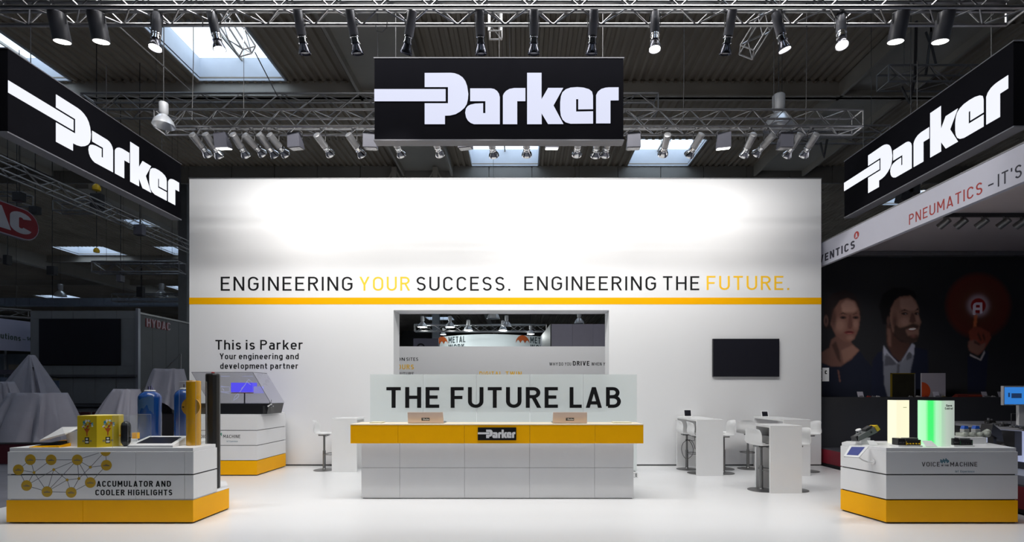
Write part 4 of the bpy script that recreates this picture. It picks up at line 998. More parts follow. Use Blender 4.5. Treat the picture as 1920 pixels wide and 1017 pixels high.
# blue gas bottles
blue_m = mat('blue_gloss_paint', (.004, .045, .20), .25, coat=.2); 
def bottle(label, px, Y, r, ztop, patches):
    c = (PX(px, Y), Y, 0); t = thing('blue_bottle', label, 'cylinder', (c[0], Y, TOP))
    s = ztop-.13
    prof = [(r*.9, TOP), (r, TOP+.02), (r, s)]+[(r*math.cos(a), s+.105*math.sin(a)) for a in [math.radians(x) for x in (15, 30, 45, 60, 72)]]
    cyl(t, 'vessel', blue_m, prof, c, 36)
    cyl(t, 'neck', white_gloss, [(r*.5, s+.098), (r*.48, s+.112), (.03, s+.116)], c)
    v = MB().tube((c[0]-.02, Y, s+.11), (c[0]-.02, Y, s+.165), .008, 8).tube((c[0]+.015, Y, s+.11), (c[0]+.015, Y, s+.175), .006, 8).tube((c[0]+.04, Y, s+.11), (c[0]+.04, Y, s+.15), .006, 8)
    v.build('valve', chrome, t)
    if patches:
        mb = MB(); rnd = random.Random(3); rr = r+.0012
        prof_ = [(-1.25, .02, .06), (-1.15, .0, .075), (-1.05, .0, .05), (-.8, -.01, .085), (-.5, -.09, .09), (-.35, -.13, .07), (-.15, -.05, .08), (.15, -.06, .10), (.4, .0, .11), (.62, -.08, .12), (.85, -.12, .12), (1.0, -.14, .10)]
        pp = []
        for (a0_, l0, h0_), (a1_, l1, h1_) in zip(prof_, prof_[1:]):
            for q in range(4): k = q/4; pp.append((a0_+(a1_-a0_)*k, l0+(l1-l0)*k+rnd.uniform(-.012, .012), h0_+(h1_-h0_)*k+rnd.uniform(-.008, .008)))
        prof_ = pp; vs = []
        for a, lo, hi in prof_:
            for h in (lo, hi): vs.append((c[0]+rr*math.sin(a), Y-rr*math.cos(a), 1.44+h))
        mb.add(vs, [(2*i, 2*i+2, 2*i+3, 2*i+1) for i in range(len(prof_)-1)]); mb.build('pale_map_print', mat('pale_blue_print', (.035, .085, .19), .35), t)
bottle('tall blue gas bottle with pale map-like print, left of the pair', 281, 7.0, .138, 1.66, True)
bottle('plain blue gas bottle half hidden behind the yellow tube', 348, 7.08, .138, 1.69, False)
# black post on the yellow ledge
c = (PX(399.3, 6.8), 6.8, 0); t = thing('black_post', 'tall black octagonal post with red cap standing on the yellow ledge', 'post', (c[0], 6.8, .303))
cyl(t, 'shaft', mat('satin_black_paint', (.014, .014, .014), .35), [(.088, .303), (.088, 1.85), (.08, 1.868), (.03, 1.872)], c, 12, None, 20)
cyl(t, 'cap', mat('dull_red_cap', (.30, .01, .01), .4), [(.02, 1.872), (.022, 1.884), (.012, 1.892)], c, 12)

# ------------------------------------------------------------------ exhibits on the right island
def grad_emit(name, stops, strength, axis='Y'):
    m = bpy.data.materials.new(name); m.use_nodes = True; nt = m.node_tree; b_ = nt.nodes['Principled BSDF']
    tc = nt.nodes.new('ShaderNodeTexCoord'); sp = nt.nodes.new('ShaderNodeSeparateXYZ'); r = nt.nodes.new('ShaderNodeValToRGB')
    nt.links.new(tc.outputs['Generated'], sp.inputs[0]); nt.links.new(sp.outputs[axis], r.inputs[0])
    while len(r.color_ramp.elements) < len(stops): r.color_ramp.elements.new(.5)
    for e, (p, c_) in zip(r.color_ramp.elements, stops): e.position = p; e.color = c_+(1,)
    nt.links.new(r.outputs[0], b_.inputs['Emission Color']); b_.inputs['Emission Strength'].default_value = strength
    b_.inputs['Base Color'].default_value = (.06, .08, .06, 1); b_.inputs['Roughness'].default_value = .3
    return m
def poly_panel(parent, name, m, a, b_, z0, z1, th=.008):
    a, b_ = Vector((*a, 0)), Vector((*b_, 0)); d = (b_-a).normalized(); n = Vector((d.y, -d.x, 0))*th
    return MB().hexa([tuple(p+Vector((0, 0, z0))) for p in (a+n, b_+n, b_, a)], [tuple(p+Vector((0, 0, z1))) for p in (a+n, b_+n, b_, a)]).build(name, m, parent)
zt = 1.508
t = thing('light_tower', 'backlit cream acrylic tower on the right island', 'light box', (5.08, 6.68, TOP))
cream = emit('cream_backlight', (1.0, .97, .72), 1.0); cream2 = emit('cream_backlight_front', (1.0, .93, .66), 1.0)
MB().box(5.0, 5.16, 6.61, 6.75, TOP, zt-.004).build('light_core', white_gloss, t)
poly_panel(t, 'side_panel', cream, (4.998, 6.755), (4.998, 6.608), TOP, zt)
poly_panel(t, 'front_panel', cream2, (4.998, 6.608), (5.165, 6.608), TOP, zt)
MB().box(5.085, 5.13, 6.5985, 6.5998, zt-.10, zt-.094).build('caption_print', mat('faint_gold_print', (.6, .5, .2), .5), t)
t = thing('light_tower', 'backlit green and white acrylic tower on the right island', 'light box', (5.36, 6.38, TOP))
pts = [(5.305, 6.26), (5.462, 6.26), (5.462, 6.5), (5.26, 6.57)]
prism_z(inset(pts, .004), TOP, zt-.004).build('light_core', white_gloss, t)
gm = grad_emit('green_backlight', [(0, (.42, .74, .46)), (.18, (.40, .85, .50)), (.34, (.0, .85, .13)), (.52, (.0, .85, .13)), (.66, (.38, .92, .48)), (1, (.46, .95, .56))], 1.0)
poly_panel(t, 'green_panel', gm, (5.26, 6.57), (5.305, 6.26), TOP, zt)
wm_ = grad_emit('pale_backlight', [(0, (.45, .72, .50)), (.4, (.52, .62, .53)), (1, (.42, .47, .43))], .9, 'X')
poly_panel(t, 'front_panel', wm_, (5.303, 6.26), (5.463, 6.26), TOP, zt)
b = MB(); text(b, 'Open', plane_front(6.2515), PX(1774, 6.25), PX(1785, 6.25), PZ(763, 6.25), 4.2*6.25/F, .2, .001); b.build('lettering', black_print, t); b = MB(); text(b, 'Control', plane_front(6.2515), PX(1772, 6.25), PX(1787, 6.25), PZ(768.5, 6.25), 4.2*6.25/F, .2, .001); b.build('lettering', black_print, t)

grey_p = mat('machine_grey', (.16, .17, .17), .45, var=.05); yel_p = mat('safety_yellow', (.75, .48, .01), .4); blk = black_metal
def kit(root, defs, M, base):
    """defs: (name, material, MB in local coords)"""
    for nm, m, mb in defs:
        mb.v = [tuple(M @ Vector(p)+Vector(base)) for p in mb.v]; mb.build(nm, m, root, bevel=.0015)
# remote control on a stand
c = Vector((PX(1622, 6.5), 6.5, TOP)); t = thing('remote_control', 'grey industrial joystick remote with yellow end on a white block', 'controller', c)
MB().box(PX(1611, 6.5), PX(1628, 6.5), 6.46, 6.58, TOP, TOP+.09).build('support_block', white_gloss, t, bevel=.002)
M = Matrix.Rotation(math.radians(-22), 3, 'Y') @ Matrix.Rotation(math.radians(12), 3, 'Z') @ Matrix.Scale(1.15, 3)
kit(t, [('body', grey_p, MB().hexa([(-.15, -.05, -.03), (.13, -.05, -.035), (.13, .05, -.035), (-.15, .05, -.03)], [(-.12, -.045, .02), (.12, -.045, .035), (.12, .045, .035), (-.12, .045, .02)])),
        ('handle_bar', blk, MB().hexa([(.0, -.045, .036), (.11, -.045, .046), (.11, .03, .046), (.0, .03, .036)], [(.01, -.04, .055), (.10, -.04, .062), (.10, .02, .062), (.01, .02, .055)])),
        ('end_cap', yel_p, MB().hexa([(.13, -.055, -.025), (.18, -.05, -.02), (.18, .05, -.02), (.13, .055, -.025)], [(.12, -.05, .045), (.17, -.045, .04), (.17, .045, .04), (.12, .05, .045)])),
        ('bracket', blk, MB().box(-.155, -.12, -.04, .03, -.02, .03)), ('lever', white_gloss, MB().tube((-.04, 0, .03), (-.05, 0, .06), .008).lathe([(.026, .06), (.03, .066), (.03, .074), (.022, .08)], 14, (-.05, 0, 0))),
        ('switch', chrome, MB().tube((-.09, -.02, .02), (-.095, -.02, .045), .006).tube((-.07, .02, .02), (-.07, .02, .045), .006)),
        ('connector', blk, MB().tube((.05, -.055, 0), (.05, -.046, 0), .012, 10))], M, c+Vector((0, .02, .135)))
def card(label, px, py, Y, w_=.11, h_=.07):
    X, Z = PX(px, Y), TOP; t = thing('info_card', label, 'card', (X, Y, Z))
    quad(MB(), (X-w_/2, Y, Z+.002), (X+w_/2, Y, Z+.002), (X+w_/2-.02, Y+h_*.8, Z+h_*.8), (X-w_/2+.0, Y+h_*.8, Z+h_*.8), .004).build('panel', white_gloss, t)
    m = MB()
    for k, wd in enumerate((.7, .5, .6)): quad(m, (X-w_*.35, Y+h_*.8*(.75-.2*k)-.0025, Z+h_*.8*(.75-.2*k)), (X-w_*.35+w_*wd, Y+h_*.8*(.75-.2*k)-.0025, Z+h_*.8*(.75-.2*k)), (X-w_*.35+w_*wd, Y+h_*.8*(.79-.2*k)-.0025, Z+h_*.8*(.79-.2*k)), (X-w_*.35, Y+h_*.8*(.79-.2*k)-.0025, Z+h_*.8*(.79-.2*k)), .001)
    m.build('caption_print', line_m, t)
card('small white info card beside the joystick remote', 1639, 836, 6.36); card('small white info card between the two black controller blocks', 1747, 838, 6.20, .14, .085)
def controller(label, xa, xb, Y, accent, green=None):
    X0, X1 = PX(xa, Y), PX(xb, Y); W_ = X1-X0; t = thing('control_module', label, 'module', ((X0+X1)/2, Y, TOP))
    MB().box(X0-.01, X1+.01, Y-.04, Y+.12, TOP, TOP+.018).build('base_plate', white_gloss, t, bevel=.002)
    MB().box(X0, X0+W_*.30, Y-.02, Y+.09, TOP+.019, TOP+.105).build('left_module', blk, t, bevel=.006)
    MB().box(X0+W_*.31, X1, Y-.025, Y+.09, TOP+.019, TOP+.088).build('body', blk, t, bevel=.004)
    MB().box(X0+W_*.36, X1-W_*.08, Y-.01, Y+.07, TOP+.0885, TOP+.108).build('top_cover', accent[0], t, bevel=.003)
    f = MB()
    for k in range(5): f.tube((X0+W_*(.38+.13*k), Y-.026, TOP+.04), (X0+W_*(.38+.13*k), Y-.04, TOP+.04), .008, 8)
    f.build('connectors', accent[1], t)
    f = MB()
    for k in range(3): f.tube((X0+W_*(.06+.08*k), Y-.021, TOP+.055), (X0+W_*(.06+.08*k), Y-.032, TOP+.055), .007, 8)
    f.build('sockets', alu, t)
    MB().box(X0+W_*.33, X0+W_*.345, Y-.03, Y-.0255, TOP+.02, TOP+.07).box(X1-W_*.05, X1-W_*.03, Y-.03, Y-.0255, TOP+.02, TOP+.07).build('edge_strips', accent[2], t)
dgrey = mat('dark_label_grey', (.10, .10, .10), .5)
controller('black controller block with yellow connectors in front of the towers', 1682, 1724, 6.22, (dgrey, yel_p, yel_p))
controller('black controller block with silver face at the right of the island', 1785, 1821, 6.24, (mat('pale_grey_face', (.35, .35, .34), .4), blk, mat('dark_green_board', (.02, .12, .05), .5)))
# valve manifold with blue coils on a white plinth
t = thing('valve_manifold', 'pale grey valve manifold with two blue coils on a white plinth', 'valve', (PX(1830, 6.72), 6.72, TOP))
Y = 6.72; body = mat('cast_grey_green', (.34, .36, .32), .5, var=.08, scale=30); coil = mat('blue_coil', (.01, .08, .42), .4)
MB().box(PX(1778, 6.55), PX(1850, 6.55), 6.55, 6.86, TOP, TOP+.085).build('plinth', white_gloss, t, bevel=.002)
zb = TOP+.0855
MB().box(PX(1797, Y), PX(1849, Y), Y-.05, Y+.05, zb, zb+.05).build('manifold_block', body, t, bevel=.005)
for x in (1800, 1814, 1829, 1842): MB().lathe([(.03, 0), (.033, .005), (.033, .04), (.02, .05)], 12, (PX(x, Y), Y-.05, zb+.03), Matrix.Rotation(PI/2, 3, 'X')).build('port', body, t, smooth=40)
for x in (1808, 1829):
    MB().box(PX(x-5, Y), PX(x+5, Y), Y-.04, Y+.03, zb+.051, zb+.10).build('valve_body', mat('valve_silver', (.42, .43, .43), .4, .3), t, bevel=.006)
    MB().hexa([(PX(x-5, Y), Y-.035, zb+.101), (PX(x+4, Y), Y-.035, zb+.101), (PX(x+4, Y), Y+.03, zb+.101), (PX(x-5, Y), Y+.03, zb+.101)], [(PX(x-3, Y), Y-.03, zb+.145), (PX(x+4, Y), Y-.03, zb+.14), (PX(x+4, Y), Y+.02, zb+.14), (PX(x-3, Y), Y+.02, zb+.145)]).build('coil', coil, t, bevel=.004)
MB().lathe([(.035, 0), (.04, .01), (.04, .08), (.03, .09)], 14, (PX(1844, Y), Y, zb+.025), Matrix.Rotation(math.radians(60), 3, 'Y')).build('end_cylinder', body, t, smooth=40)
# tablet on a bent arm at the island's left side
t = thing('tablet', 'white-framed tablet on a bent arm at the left side of the right island', 'tablet', (PX(1612, 6.3), 6.3, .8))
q = [Vector(P(1581.5, 856, 6.12)), Vector(P(1611, 858, 6.05)), Vector(P(1630, 836.5, 6.3)), Vector(P(1593, 836, 6.35))]
n_ = (q[1]-q[0]).cross(q[3]-q[0]).normalized()*.014
MB().hexa([p-n_ for p in q], q).build('frame', white_gloss, t, bevel=.004)
def bl(u, v, e): return (q[0]*(1-u)+q[1]*u)*(1-v)+(q[3]*(1-u)+q[2]*u)*v+n_*e
MB().hexa([bl(.14, .14, .02), bl(.84, .14, .02), bl(.84, .88, .02), bl(.14, .88, .02)], [bl(.14, .14, .09), bl(.84, .14, .09), bl(.84, .88, .09), bl(.14, .88, .09)]).build('screen', emit('tablet_screen_blue', (.04, .055, .22), 1.0), t)
ctr = bl(.6, .4, -1.1); wallp = Vector((4.44, 6.25, PZ(868, 6.2)))
MB().path([ctr, ctr+Vector((.03, 0, -.05)), ctr+Vector((.08, .01, -.085)), wallp+Vector((-.07, 0, .0)), wallp], .009, 8).build('arm', white_gloss, t, smooth=60)
MB().lathe([(.03, 0), (.03, .012)], 16, wallp-Vector((.0, 0, 0)), Matrix.Rotation(-PI/2, 3, 'Y')).build('wall_flange', white_gloss, t, smooth=40)
# ------------------------------------------------------------------ neighbouring stand on the right
wall_blk = mat('black_stand_wall', (.04, .04, .045), .55, var=.05)
red_m = mat('crimson_platform', (.20, .008, .022), .6, var=.05)
fas_m = mat('lilac_white_fascia', (.50, .50, .58), .55, var=.01)
FX = 6.64
pf = sroot('floor_platform')
MB().box(FX+.0, 14.5, 3.2, 11.9, .06, .36).build('platform_body', red_m, pf)
MB().box(FX+.03, 14.5, 3.25, 11.9, 0, .06).build('plinth', dark_core, pf)
MB().box(FX+.0, 7.35, 3.2, 11.9, .36, .385).box(7.35, 14.5, 9.3, 11.9, .36, .385).build('platform_border', mat('platform_dark', (.05, .05, .06), .6), pf)
MB().box(7.35, 14.5, 3.2, 9.3, .36, .385).build('platform_lit_zone', mat('platform_counter_light', (.36, .38, .44), .5, var=.05), pf)  # paler bluish zone stands for the counter's light on the platform
rw = sroot('wall_black')
PYW = 11.45
MB().box(FX-.02, 14.5, PYW, PYW+.12, .39, 4.80).build('wall_panel', wall_blk, rw)
sh = MB().box(FX, 14.5, 11.0, PYW-.001, .39, 1.50).build('ledge_box', mat('charcoal_ledge', (.035, .035, .038), .5), rw)
MB().box(FX+.02, 14.5, 11.32, 11.449, PZ(481, 11.4)+.0, PZ(475, 11.4)+.02).build('beam', alu_dim, rw)
# soffit of the stand in two tones and the slanting fascia
ce = sroot('ceiling_soffit')
MB().box(FX+.1, 14.5, 3.2, 8.98, 4.86, 4.90).build('soffit_panel', mat('soffit_warm_grey', (.62, .54, .54), .7), ce)
MB().box(FX+.1, 14.5, 9.04, PYW, 4.84, 4.90).build('soffit_panel', mat('soffit_dark_grey', (.46, .41, .43), .7), ce)
MB().box(FX+.1, 14.5, 8.98, 9.04, 4.80, 4.90).build('rail', dark_core, ce)
t = thing('fascia_board', 'long lilac-white fascia board of the neighbouring stand with red and black words', 'fascia', (FX, 8, 4.4))
MB().box(FX, FX+.08, 3.2, 11.6, 4.40, 4.905).build('board', fas_m, t, bevel=.003)
MB().box(FX-.006, FX+.09, 3.2, 11.6, 4.905, 4.925).build('top_rail', alu_dim, t)
fnx = plane_negx(FX)
def yx(px): return F*FX/(px-VX)
navy = mat('navy_black_print', (.015, .015, .03), .5); red_p = mat('brick_red_print', (.33, .02, .015), .5)
b = MB(); text(b, 'AVENTICS', fnx, 11.25, yx(1603), 4.475, .165, .19, .002); b.build('lettering', navy, t)
b = MB(); text(b, 'PNEUMATICS', fnx, yx(1704.5), yx(1842), 4.475, .175, .12, .002); b.build('lettering', red_p, t)
b = MB(); text(b, '-', fnx, yx(1853), yx(1863), 4.475, .175, .12, .002); b.build('dash', navy, t); b = MB(); text(b, "IT'S", fnx, yx(1871), yx(1916), 4.475, .175, .12, .002); b.build('lettering', navy, t)
yc, zc = yx(1606), 4.72
b = MB(); b.poly([(yc+.075*math.cos(a*PI/12), zc+.075*math.sin(a*PI/12)) for a in range(-3, 28)][:25], fnx, .002); em = b.build('round_emblem', red_p, t)
b = MB(); text(b, 'A', fnx, yc+.035, yc-.035, zc-.05, .09, .2, .004); b.build('emblem_letter', fas_m, t)
for i, px in enumerate((1770, 1802, 1841, 1882, 1914)):
    Y = 9.0; X = PX(px, Y); t = thing('ceiling_spot', 'dark swivel spot under the neighbouring stand soffit, %s from the left' % ORD[i], 'spotlight', (X, Y, 4.80))
    q = Vector((-.35, .8, -.55)).to_track_quat('-Z', 'Y').to_matrix()
    MB().lathe([(.035, .10), (.06, .09), (.065, -.09), (.055, -.09), (.05, 0)], 14, (X, Y, 4.68), q).build('housing', steel, t, smooth=40)
    MB().tube((X, Y, 4.80), (X, Y, 4.70), .012, 6).build('stem', steel, t)
# moving-head lamp between right sign and fascia
t = thing('moving_head_lamp', 'black moving head lamp hanging between the right sign and the fascia', 'stage lamp', P(1700, 370, 9.5))
c = P(1698, 362, 9.5)
MB().hexa([c+Vector(v) for v in ((-.16, -.1, -.16), (.05, -.1, -.2), (.05, .1, -.2), (-.16, .1, -.16))], [c+Vector(v) for v in ((-.12, -.1, .0), (.1, -.1, .10), (.1, .1, .10), (-.12, .1, 0))]).build('head', black_metal, t, bevel=.02)
MB().box(c.x-.02, c.x+.22, 9.4, 9.6, c.z-.05, c.z+.18).build('yoke', black_metal, t, bevel=.03)
MB().tube((c.x+.1, 9.5, c.z+.18), (c.x+.1, 9.5, CZ), .008, 5).build('cable', black_metal, t)

# poster print on the black wall, painted into per-vertex colours of a flat sheet
def poster():
    x0, x1, y0, y1, st = 1536.0, 1990.0, 482.0, 744.5, 1.1
    nx, ny = int((x1-x0)/st)+1, int((y1-y0)/st)+1
    gx_, gy_ = np.meshgrid(np.linspace(x0, x1, nx), np.linspace(y0, y1, ny))
    img = np.zeros((ny, nx, 3)); img[:] = (.009, .009, .010)
    def mix(mask, c_): 
        nonlocal img
        mask = np.clip(mask, 0, 1)[..., None]; img = img*(1-mask)+np.array(c_)*mask
    def ell(cx, cy, rx, ry, c_, a=1, soft=.25, rot=0):
        t_ = math.radians(rot); dx, dy = gx_-cx, gy_-cy
        u = (dx*math.cos(t_)+dy*math.sin(t_))/rx; v = (-dx*math.sin(t_)+dy*math.cos(t_))/ry
        mix(a*np.clip((1-np.hypot(u, v))/soft, 0, 1), c_)
    def blur(m, k):
        for _ in range(k):
            m = (m+np.roll(m, 1, 0)+np.roll(m, -1, 0)+np.roll(m, 1, 1)+np.roll(m, -1, 1))/5
        return m
    def pol(pts, c_, a=1, k=2):
        m = np.zeros(gx_.shape, bool); n = len(pts)
        for i in range(n):
            (xa, ya), (xb, yb) = pts[i], pts[(i+1) % n]
            if ya == yb: continue
            m ^= ((ya > gy_) != (yb > gy_)) & (gx_ < (xb-xa)*(gy_-ya)/(yb-ya)+xa)
        mix(a*blur(m.astype(float), k), c_)
    def w_(l): return [(1540+a/4.07, 500+b/4.07) for a, b in l]
    # woman
    pol(w_([(10, 800), (10, 640), (150, 760), (290, 640), (330, 700), (420, 800), (440, 1010), (0, 1010)]), (.006, .007, .012))
    pol(w_([(20, 470), (25, 270), (90, 205), (180, 180), (250, 210), (295, 280), (300, 380), (200, 300), (60, 480)]), (.011, .008, .008), 1, 3)
    pol(w_([(75, 560), (60, 620), (5, 655), (5, 735), (80, 765), (150, 762), (230, 710), (290, 640), (235, 590), (215, 540), (130, 520)]), (.060, .030, .024), 1, 2)
    pol(w_([(110, 570), (135, 640), (150, 740), (120, 700), (80, 600)]), (.018, .010, .009), .8, 3)
    pol(w_([(150, 640), (170, 740), (225, 700), (285, 640), (240, 600)]), (.105, .056, .042), .8, 3)
    pol(w_([(70, 440), (95, 330), (140, 260), (200, 240), (260, 265), (288, 330), (296, 400), (285, 480), (255, 545), (215, 580), (170, 570), (110, 530)]), (.075, .036, .028), 1, 2)
    pol(w_([(150, 290), (190, 255), (250, 270), (275, 330), (250, 350), (160, 350)]), (.16, .092, .072), .8, 5)
    ell(1540+140/4.07, 500+450/4.07, 15, 18, (.14, .078, .06), .7, .7); ell(1540+262/4.07, 500+440/4.07, 7, 13, (.14, .078, .06), .6, .7)
    ell(1540+222/4.07, 500+545/4.07, 10, 7, (.12, .064, .05), .7, .7); ell(1540+95/4.07, 500+400/4.07, 7, 26, (.030, .015, .013), .7, .7)
    pol(w_([(212, 370), (200, 460), (222, 475), (240, 455), (228, 370)]), (.045, .02, .016), .8, 2)
    ell(1540+216/4.07, 500+470/4.07, 5, 2.2, (.05, .02, .016), .8, .6)
    for ex in (166, 262): ell(1540+ex/4.07, 500+390/4.07, 7.5, 3.6, (.014, .008, .008), .95, .5); ell(1540+ex/4.07, 500+392/4.07, 1.6, 1.4, (.004, .004, .005))
    pol(w_([(130, 370), (165, 352), (200, 368), (165, 360)]), (.008, .005, .005), 1, 1); pol(w_([(235, 372), (262, 355), (290, 362), (262, 362)]), (.008, .005, .005), 1, 1)
    ell(1540+213/4.07, 500+504/4.07, 11.5, 3.6, (.060, .012, .012), 1, .4); ell(1540+213/4.07, 500+500/4.07, 9, 1.0, (.016, .005, .006), .9, .5); ell(1540+215/4.07, 500+511/4.07, 6, 1.2, (.15, .05, .045), .7, .5)
    ell(1540+36/4.07, 500+415/4.07, 5.5, 13, (.060, .032, .026), 1, .4); ell(1540+36/4.07, 500+415/4.07, 2.5, 8, (.018, .01, .01), .8, .6)
    pol(w_([(122, 790), (135, 790), (148, 880), (138, 885)]), (.075, .035, .028), .8, 1)
    # man
    pol(w_([(470, 640), (430, 660), (390, 720), (380, 1010), (820, 1010), (812, 640), (730, 620), (700, 600)]), (.006, .007, .014), 1, 3)
    pol(w_([(440, 300), (470, 210), (540, 165), (630, 160), (710, 190), (730, 240), (600, 240), (560, 320), (520, 440), (470, 440)]), (.0045, .004, .0045), 1, 3)
    pol(w_([(495, 440), (500, 600), (540, 680), (600, 730), (650, 660), (680, 600), (640, 500)]), (.030, .015, .012), 1, 3)
    pol(w_([(500, 470), (510, 600), (535, 620), (530, 480)]), (.08, .042, .032), .8, 3)
    pol(w_([(560, 260), (600, 230), (680, 222), (720, 260), (742, 320), (745, 380), (762, 425), (748, 460), (742, 520), (725, 570), (680, 585), (600, 560), (545, 500), (520, 400), (530, 320)]), (.095, .050, .038), 1, 2)
    pol(w_([(600, 245), (690, 235), (730, 300), (735, 340), (640, 335), (600, 320)]), (.16, .092, .072), .8, 5)
    ell(1540+640/4.07, 500+425/4.07, 13, 13, (.15, .085, .066), .75, .7); ell(1540+735/4.07, 500+400/4.07, 5, 10, (.14, .078, .06), .6, .7)
    ell(1540+560/4.07, 500+420/4.07, 8, 22, (.030, .015, .012), .8, .8)
    pol(w_([(560, 440), (600, 470), (650, 455), (700, 435), (750, 450), (735, 480), (690, 465), (640, 485), (660, 530), (735, 520), (740, 565), (690, 590), (600, 575), (550, 520)]), (.014, .009, .008), .9, 3)
    ell(1540+702/4.07, 500+530/4.07, 8, 6, (.085, .035, .03), .7, .7)
    pol(w_([(685, 355), (670, 425), (700, 435), (722, 420), (705, 355)]), (.036, .017, .014), .85, 2)
    for ex, rx in ((635, 8), (727, 5.5)): ell(1540+ex/4.07, 500+360/4.07, rx, 3.2, (.012, .008, .007), .95, .5); ell(1540+(ex+8)/4.07, 500+362/4.07, 1.3, .9, (.16, .15, .15), .8)
    pol(w_([(595, 350), (635, 325), (672, 345), (635, 336)]), (.006, .004, .004), 1, 1); pol(w_([(705, 345), (735, 318), (748, 330), (730, 332)]), (.006, .004, .004), 1, 1)
    ell(1540+694/4.07, 500+480/4.07, 9.5, 3.6, (.05, .012, .01), 1, .4, -6); ell(1540+694/4.07, 500+478/4.07, 8, 2.1, (.42, .38, .36), 1, .4, -6)
    ell(1540+512/4.07, 500+415/4.07, 4.5, 11, (.045, .024, .02), .9, .5)
    pol(w_([(475, 600), (470, 660), (480, 900), (510, 1010), (690, 1010), (680, 800), (705, 690), (712, 600), (695, 585), (610, 720), (585, 740), (540, 690)]), (.075, .078, .095), 1, 2)
    pol(w_([(490, 680), (480, 760), (575, 750), (530, 690)]), (.030, .03, .038), .9, 2); pol(w_([(645, 660), (650, 720), (690, 700), (690, 650)]), (.03, .03, .036), .9, 2); pol(w_([(580, 745), (560, 1010), (575, 1010), (600, 745)]), (.035, .035, .042), .9, 2)
    pol(w_([(475, 605), (478, 690), (500, 660), (575, 735), (590, 740), (520, 670)]), (.16, .16, .19), .8, 1); pol(w_([(712, 600), (705, 680), (670, 650), (610, 735), (690, 590)]), (.16, .16, .19), .8, 1)
    # glowing circle and pointing hand
    cx, cy = 1834.3, 573.6
    d = np.hypot(gx_-cx, gy_-cy)
    mix(.9*np.clip((66-d)/12, 0, 1), (.045, .009, .006)); mix(np.exp(-(d/30)**2)*.8, (.055, .022, .012)); mix(np.exp(-(np.clip(d-15, 0, 99)/6)**2)*.75, (.20, .15, .17))
    def h(l): return [(1740+a/4.067, 500+b/4.067) for a, b in l]
    pol(h([(300, 680), (300, 960), (440, 960), (460, 650), (430, 640), (400, 720)]), (.006, .007, .014), 1, 2)
    pol(h([(352, 370), (378, 370), (368, 460), (345, 480)]), (.30, .08, .03), .8, 2)
    pol(h([(320, 560), (310, 500), (350, 455), (400, 465), (470, 505), (482, 545), (455, 590), (420, 640), (395, 670), (330, 655), (305, 610)]), (.095, .022, .014), 1, 2)
    pol(h([(305, 570), (310, 640), (380, 680), (430, 630), (440, 580), (400, 600), (360, 560)]), (.09, .045, .034), .9, 3)
    for l in ([(385, 500), (410, 560), (400, 575), (375, 520)], [(425, 510), (440, 560), (428, 570), (412, 520)], [(350, 560), (400, 590), (395, 605), (350, 585)]): pol(h(l), (.020, .008, .007), .8, 2)
    pol(h([(318, 665), (398, 705), (432, 640), (435, 660), (405, 720), (318, 680)]), (.20, .18, .18), .9, 1)
    mix(np.clip((14.6-d)/1.2, 0, 1), (.13, .006, .006))
    A_ = [(344, 368), (344, 300), (352, 282), (368, 276), (414, 276), (414, 352), (398, 362), (398, 334), (362, 334), (362, 368)]
    pol(h(A_), (.42, .36, .42), 1, 0); pol(h([(363, 292), (397, 292), (397, 316), (363, 316)]), (.13, .006, .006), 1, 0)
    me = bpy.data.meshes.new('print'); Yp = PYW-.004
    xs = (gx_-VX)/F*Yp; zs = EYE+(HY-gy_)/F*Yp
    co = np.stack([xs, np.full_like(xs, Yp), zs], -1).reshape(-1, 3)
    i0 = (np.arange(ny-1)[:, None]*nx+np.arange(nx-1)[None]).reshape(-1)
    fc = np.stack([i0, i0+nx, i0+nx+1, i0+1], -1)
    me.vertices.add(len(co)); me.vertices.foreach_set('co', co.reshape(-1)); me.loops.add(fc.size); me.loops.foreach_set('vertex_index', fc.reshape(-1).astype(np.int32))
    me.polygons.add(len(fc)); me.polygons.foreach_set('loop_start', np.arange(0, fc.size, 4, dtype=np.int32)); me.update(calc_edges=True)
    ca = me.color_attributes.new('print', 'FLOAT_COLOR', 'POINT')
    ca.data.foreach_set('color', np.concatenate([img*PRINT_GAIN, np.ones((ny, nx, 1))], -1).reshape(-1).astype(np.float32))
    m = bpy.data.materials.new('poster_print'); m.use_nodes = True; nt = m.node_tree; a = nt.nodes.new('ShaderNodeVertexColor'); a.layer_name = 'print'
    nt.links.new(a.outputs[0], nt.nodes['Principled BSDF'].inputs['Base Color']); nt.nodes['Principled BSDF'].inputs['Roughness'].default_value = .7
    nt.nodes['Principled BSDF'].inputs['Specular IOR Level'].default_value = .15
    me.materials.append(m); o = bpy.data.objects.new('wall_poster', me); col.objects.link(o)
    tag(o, 'huge dark poster of two smiling people and a hand touching a glowing red circle', 'poster')
PRINT_GAIN = 4.2
poster()
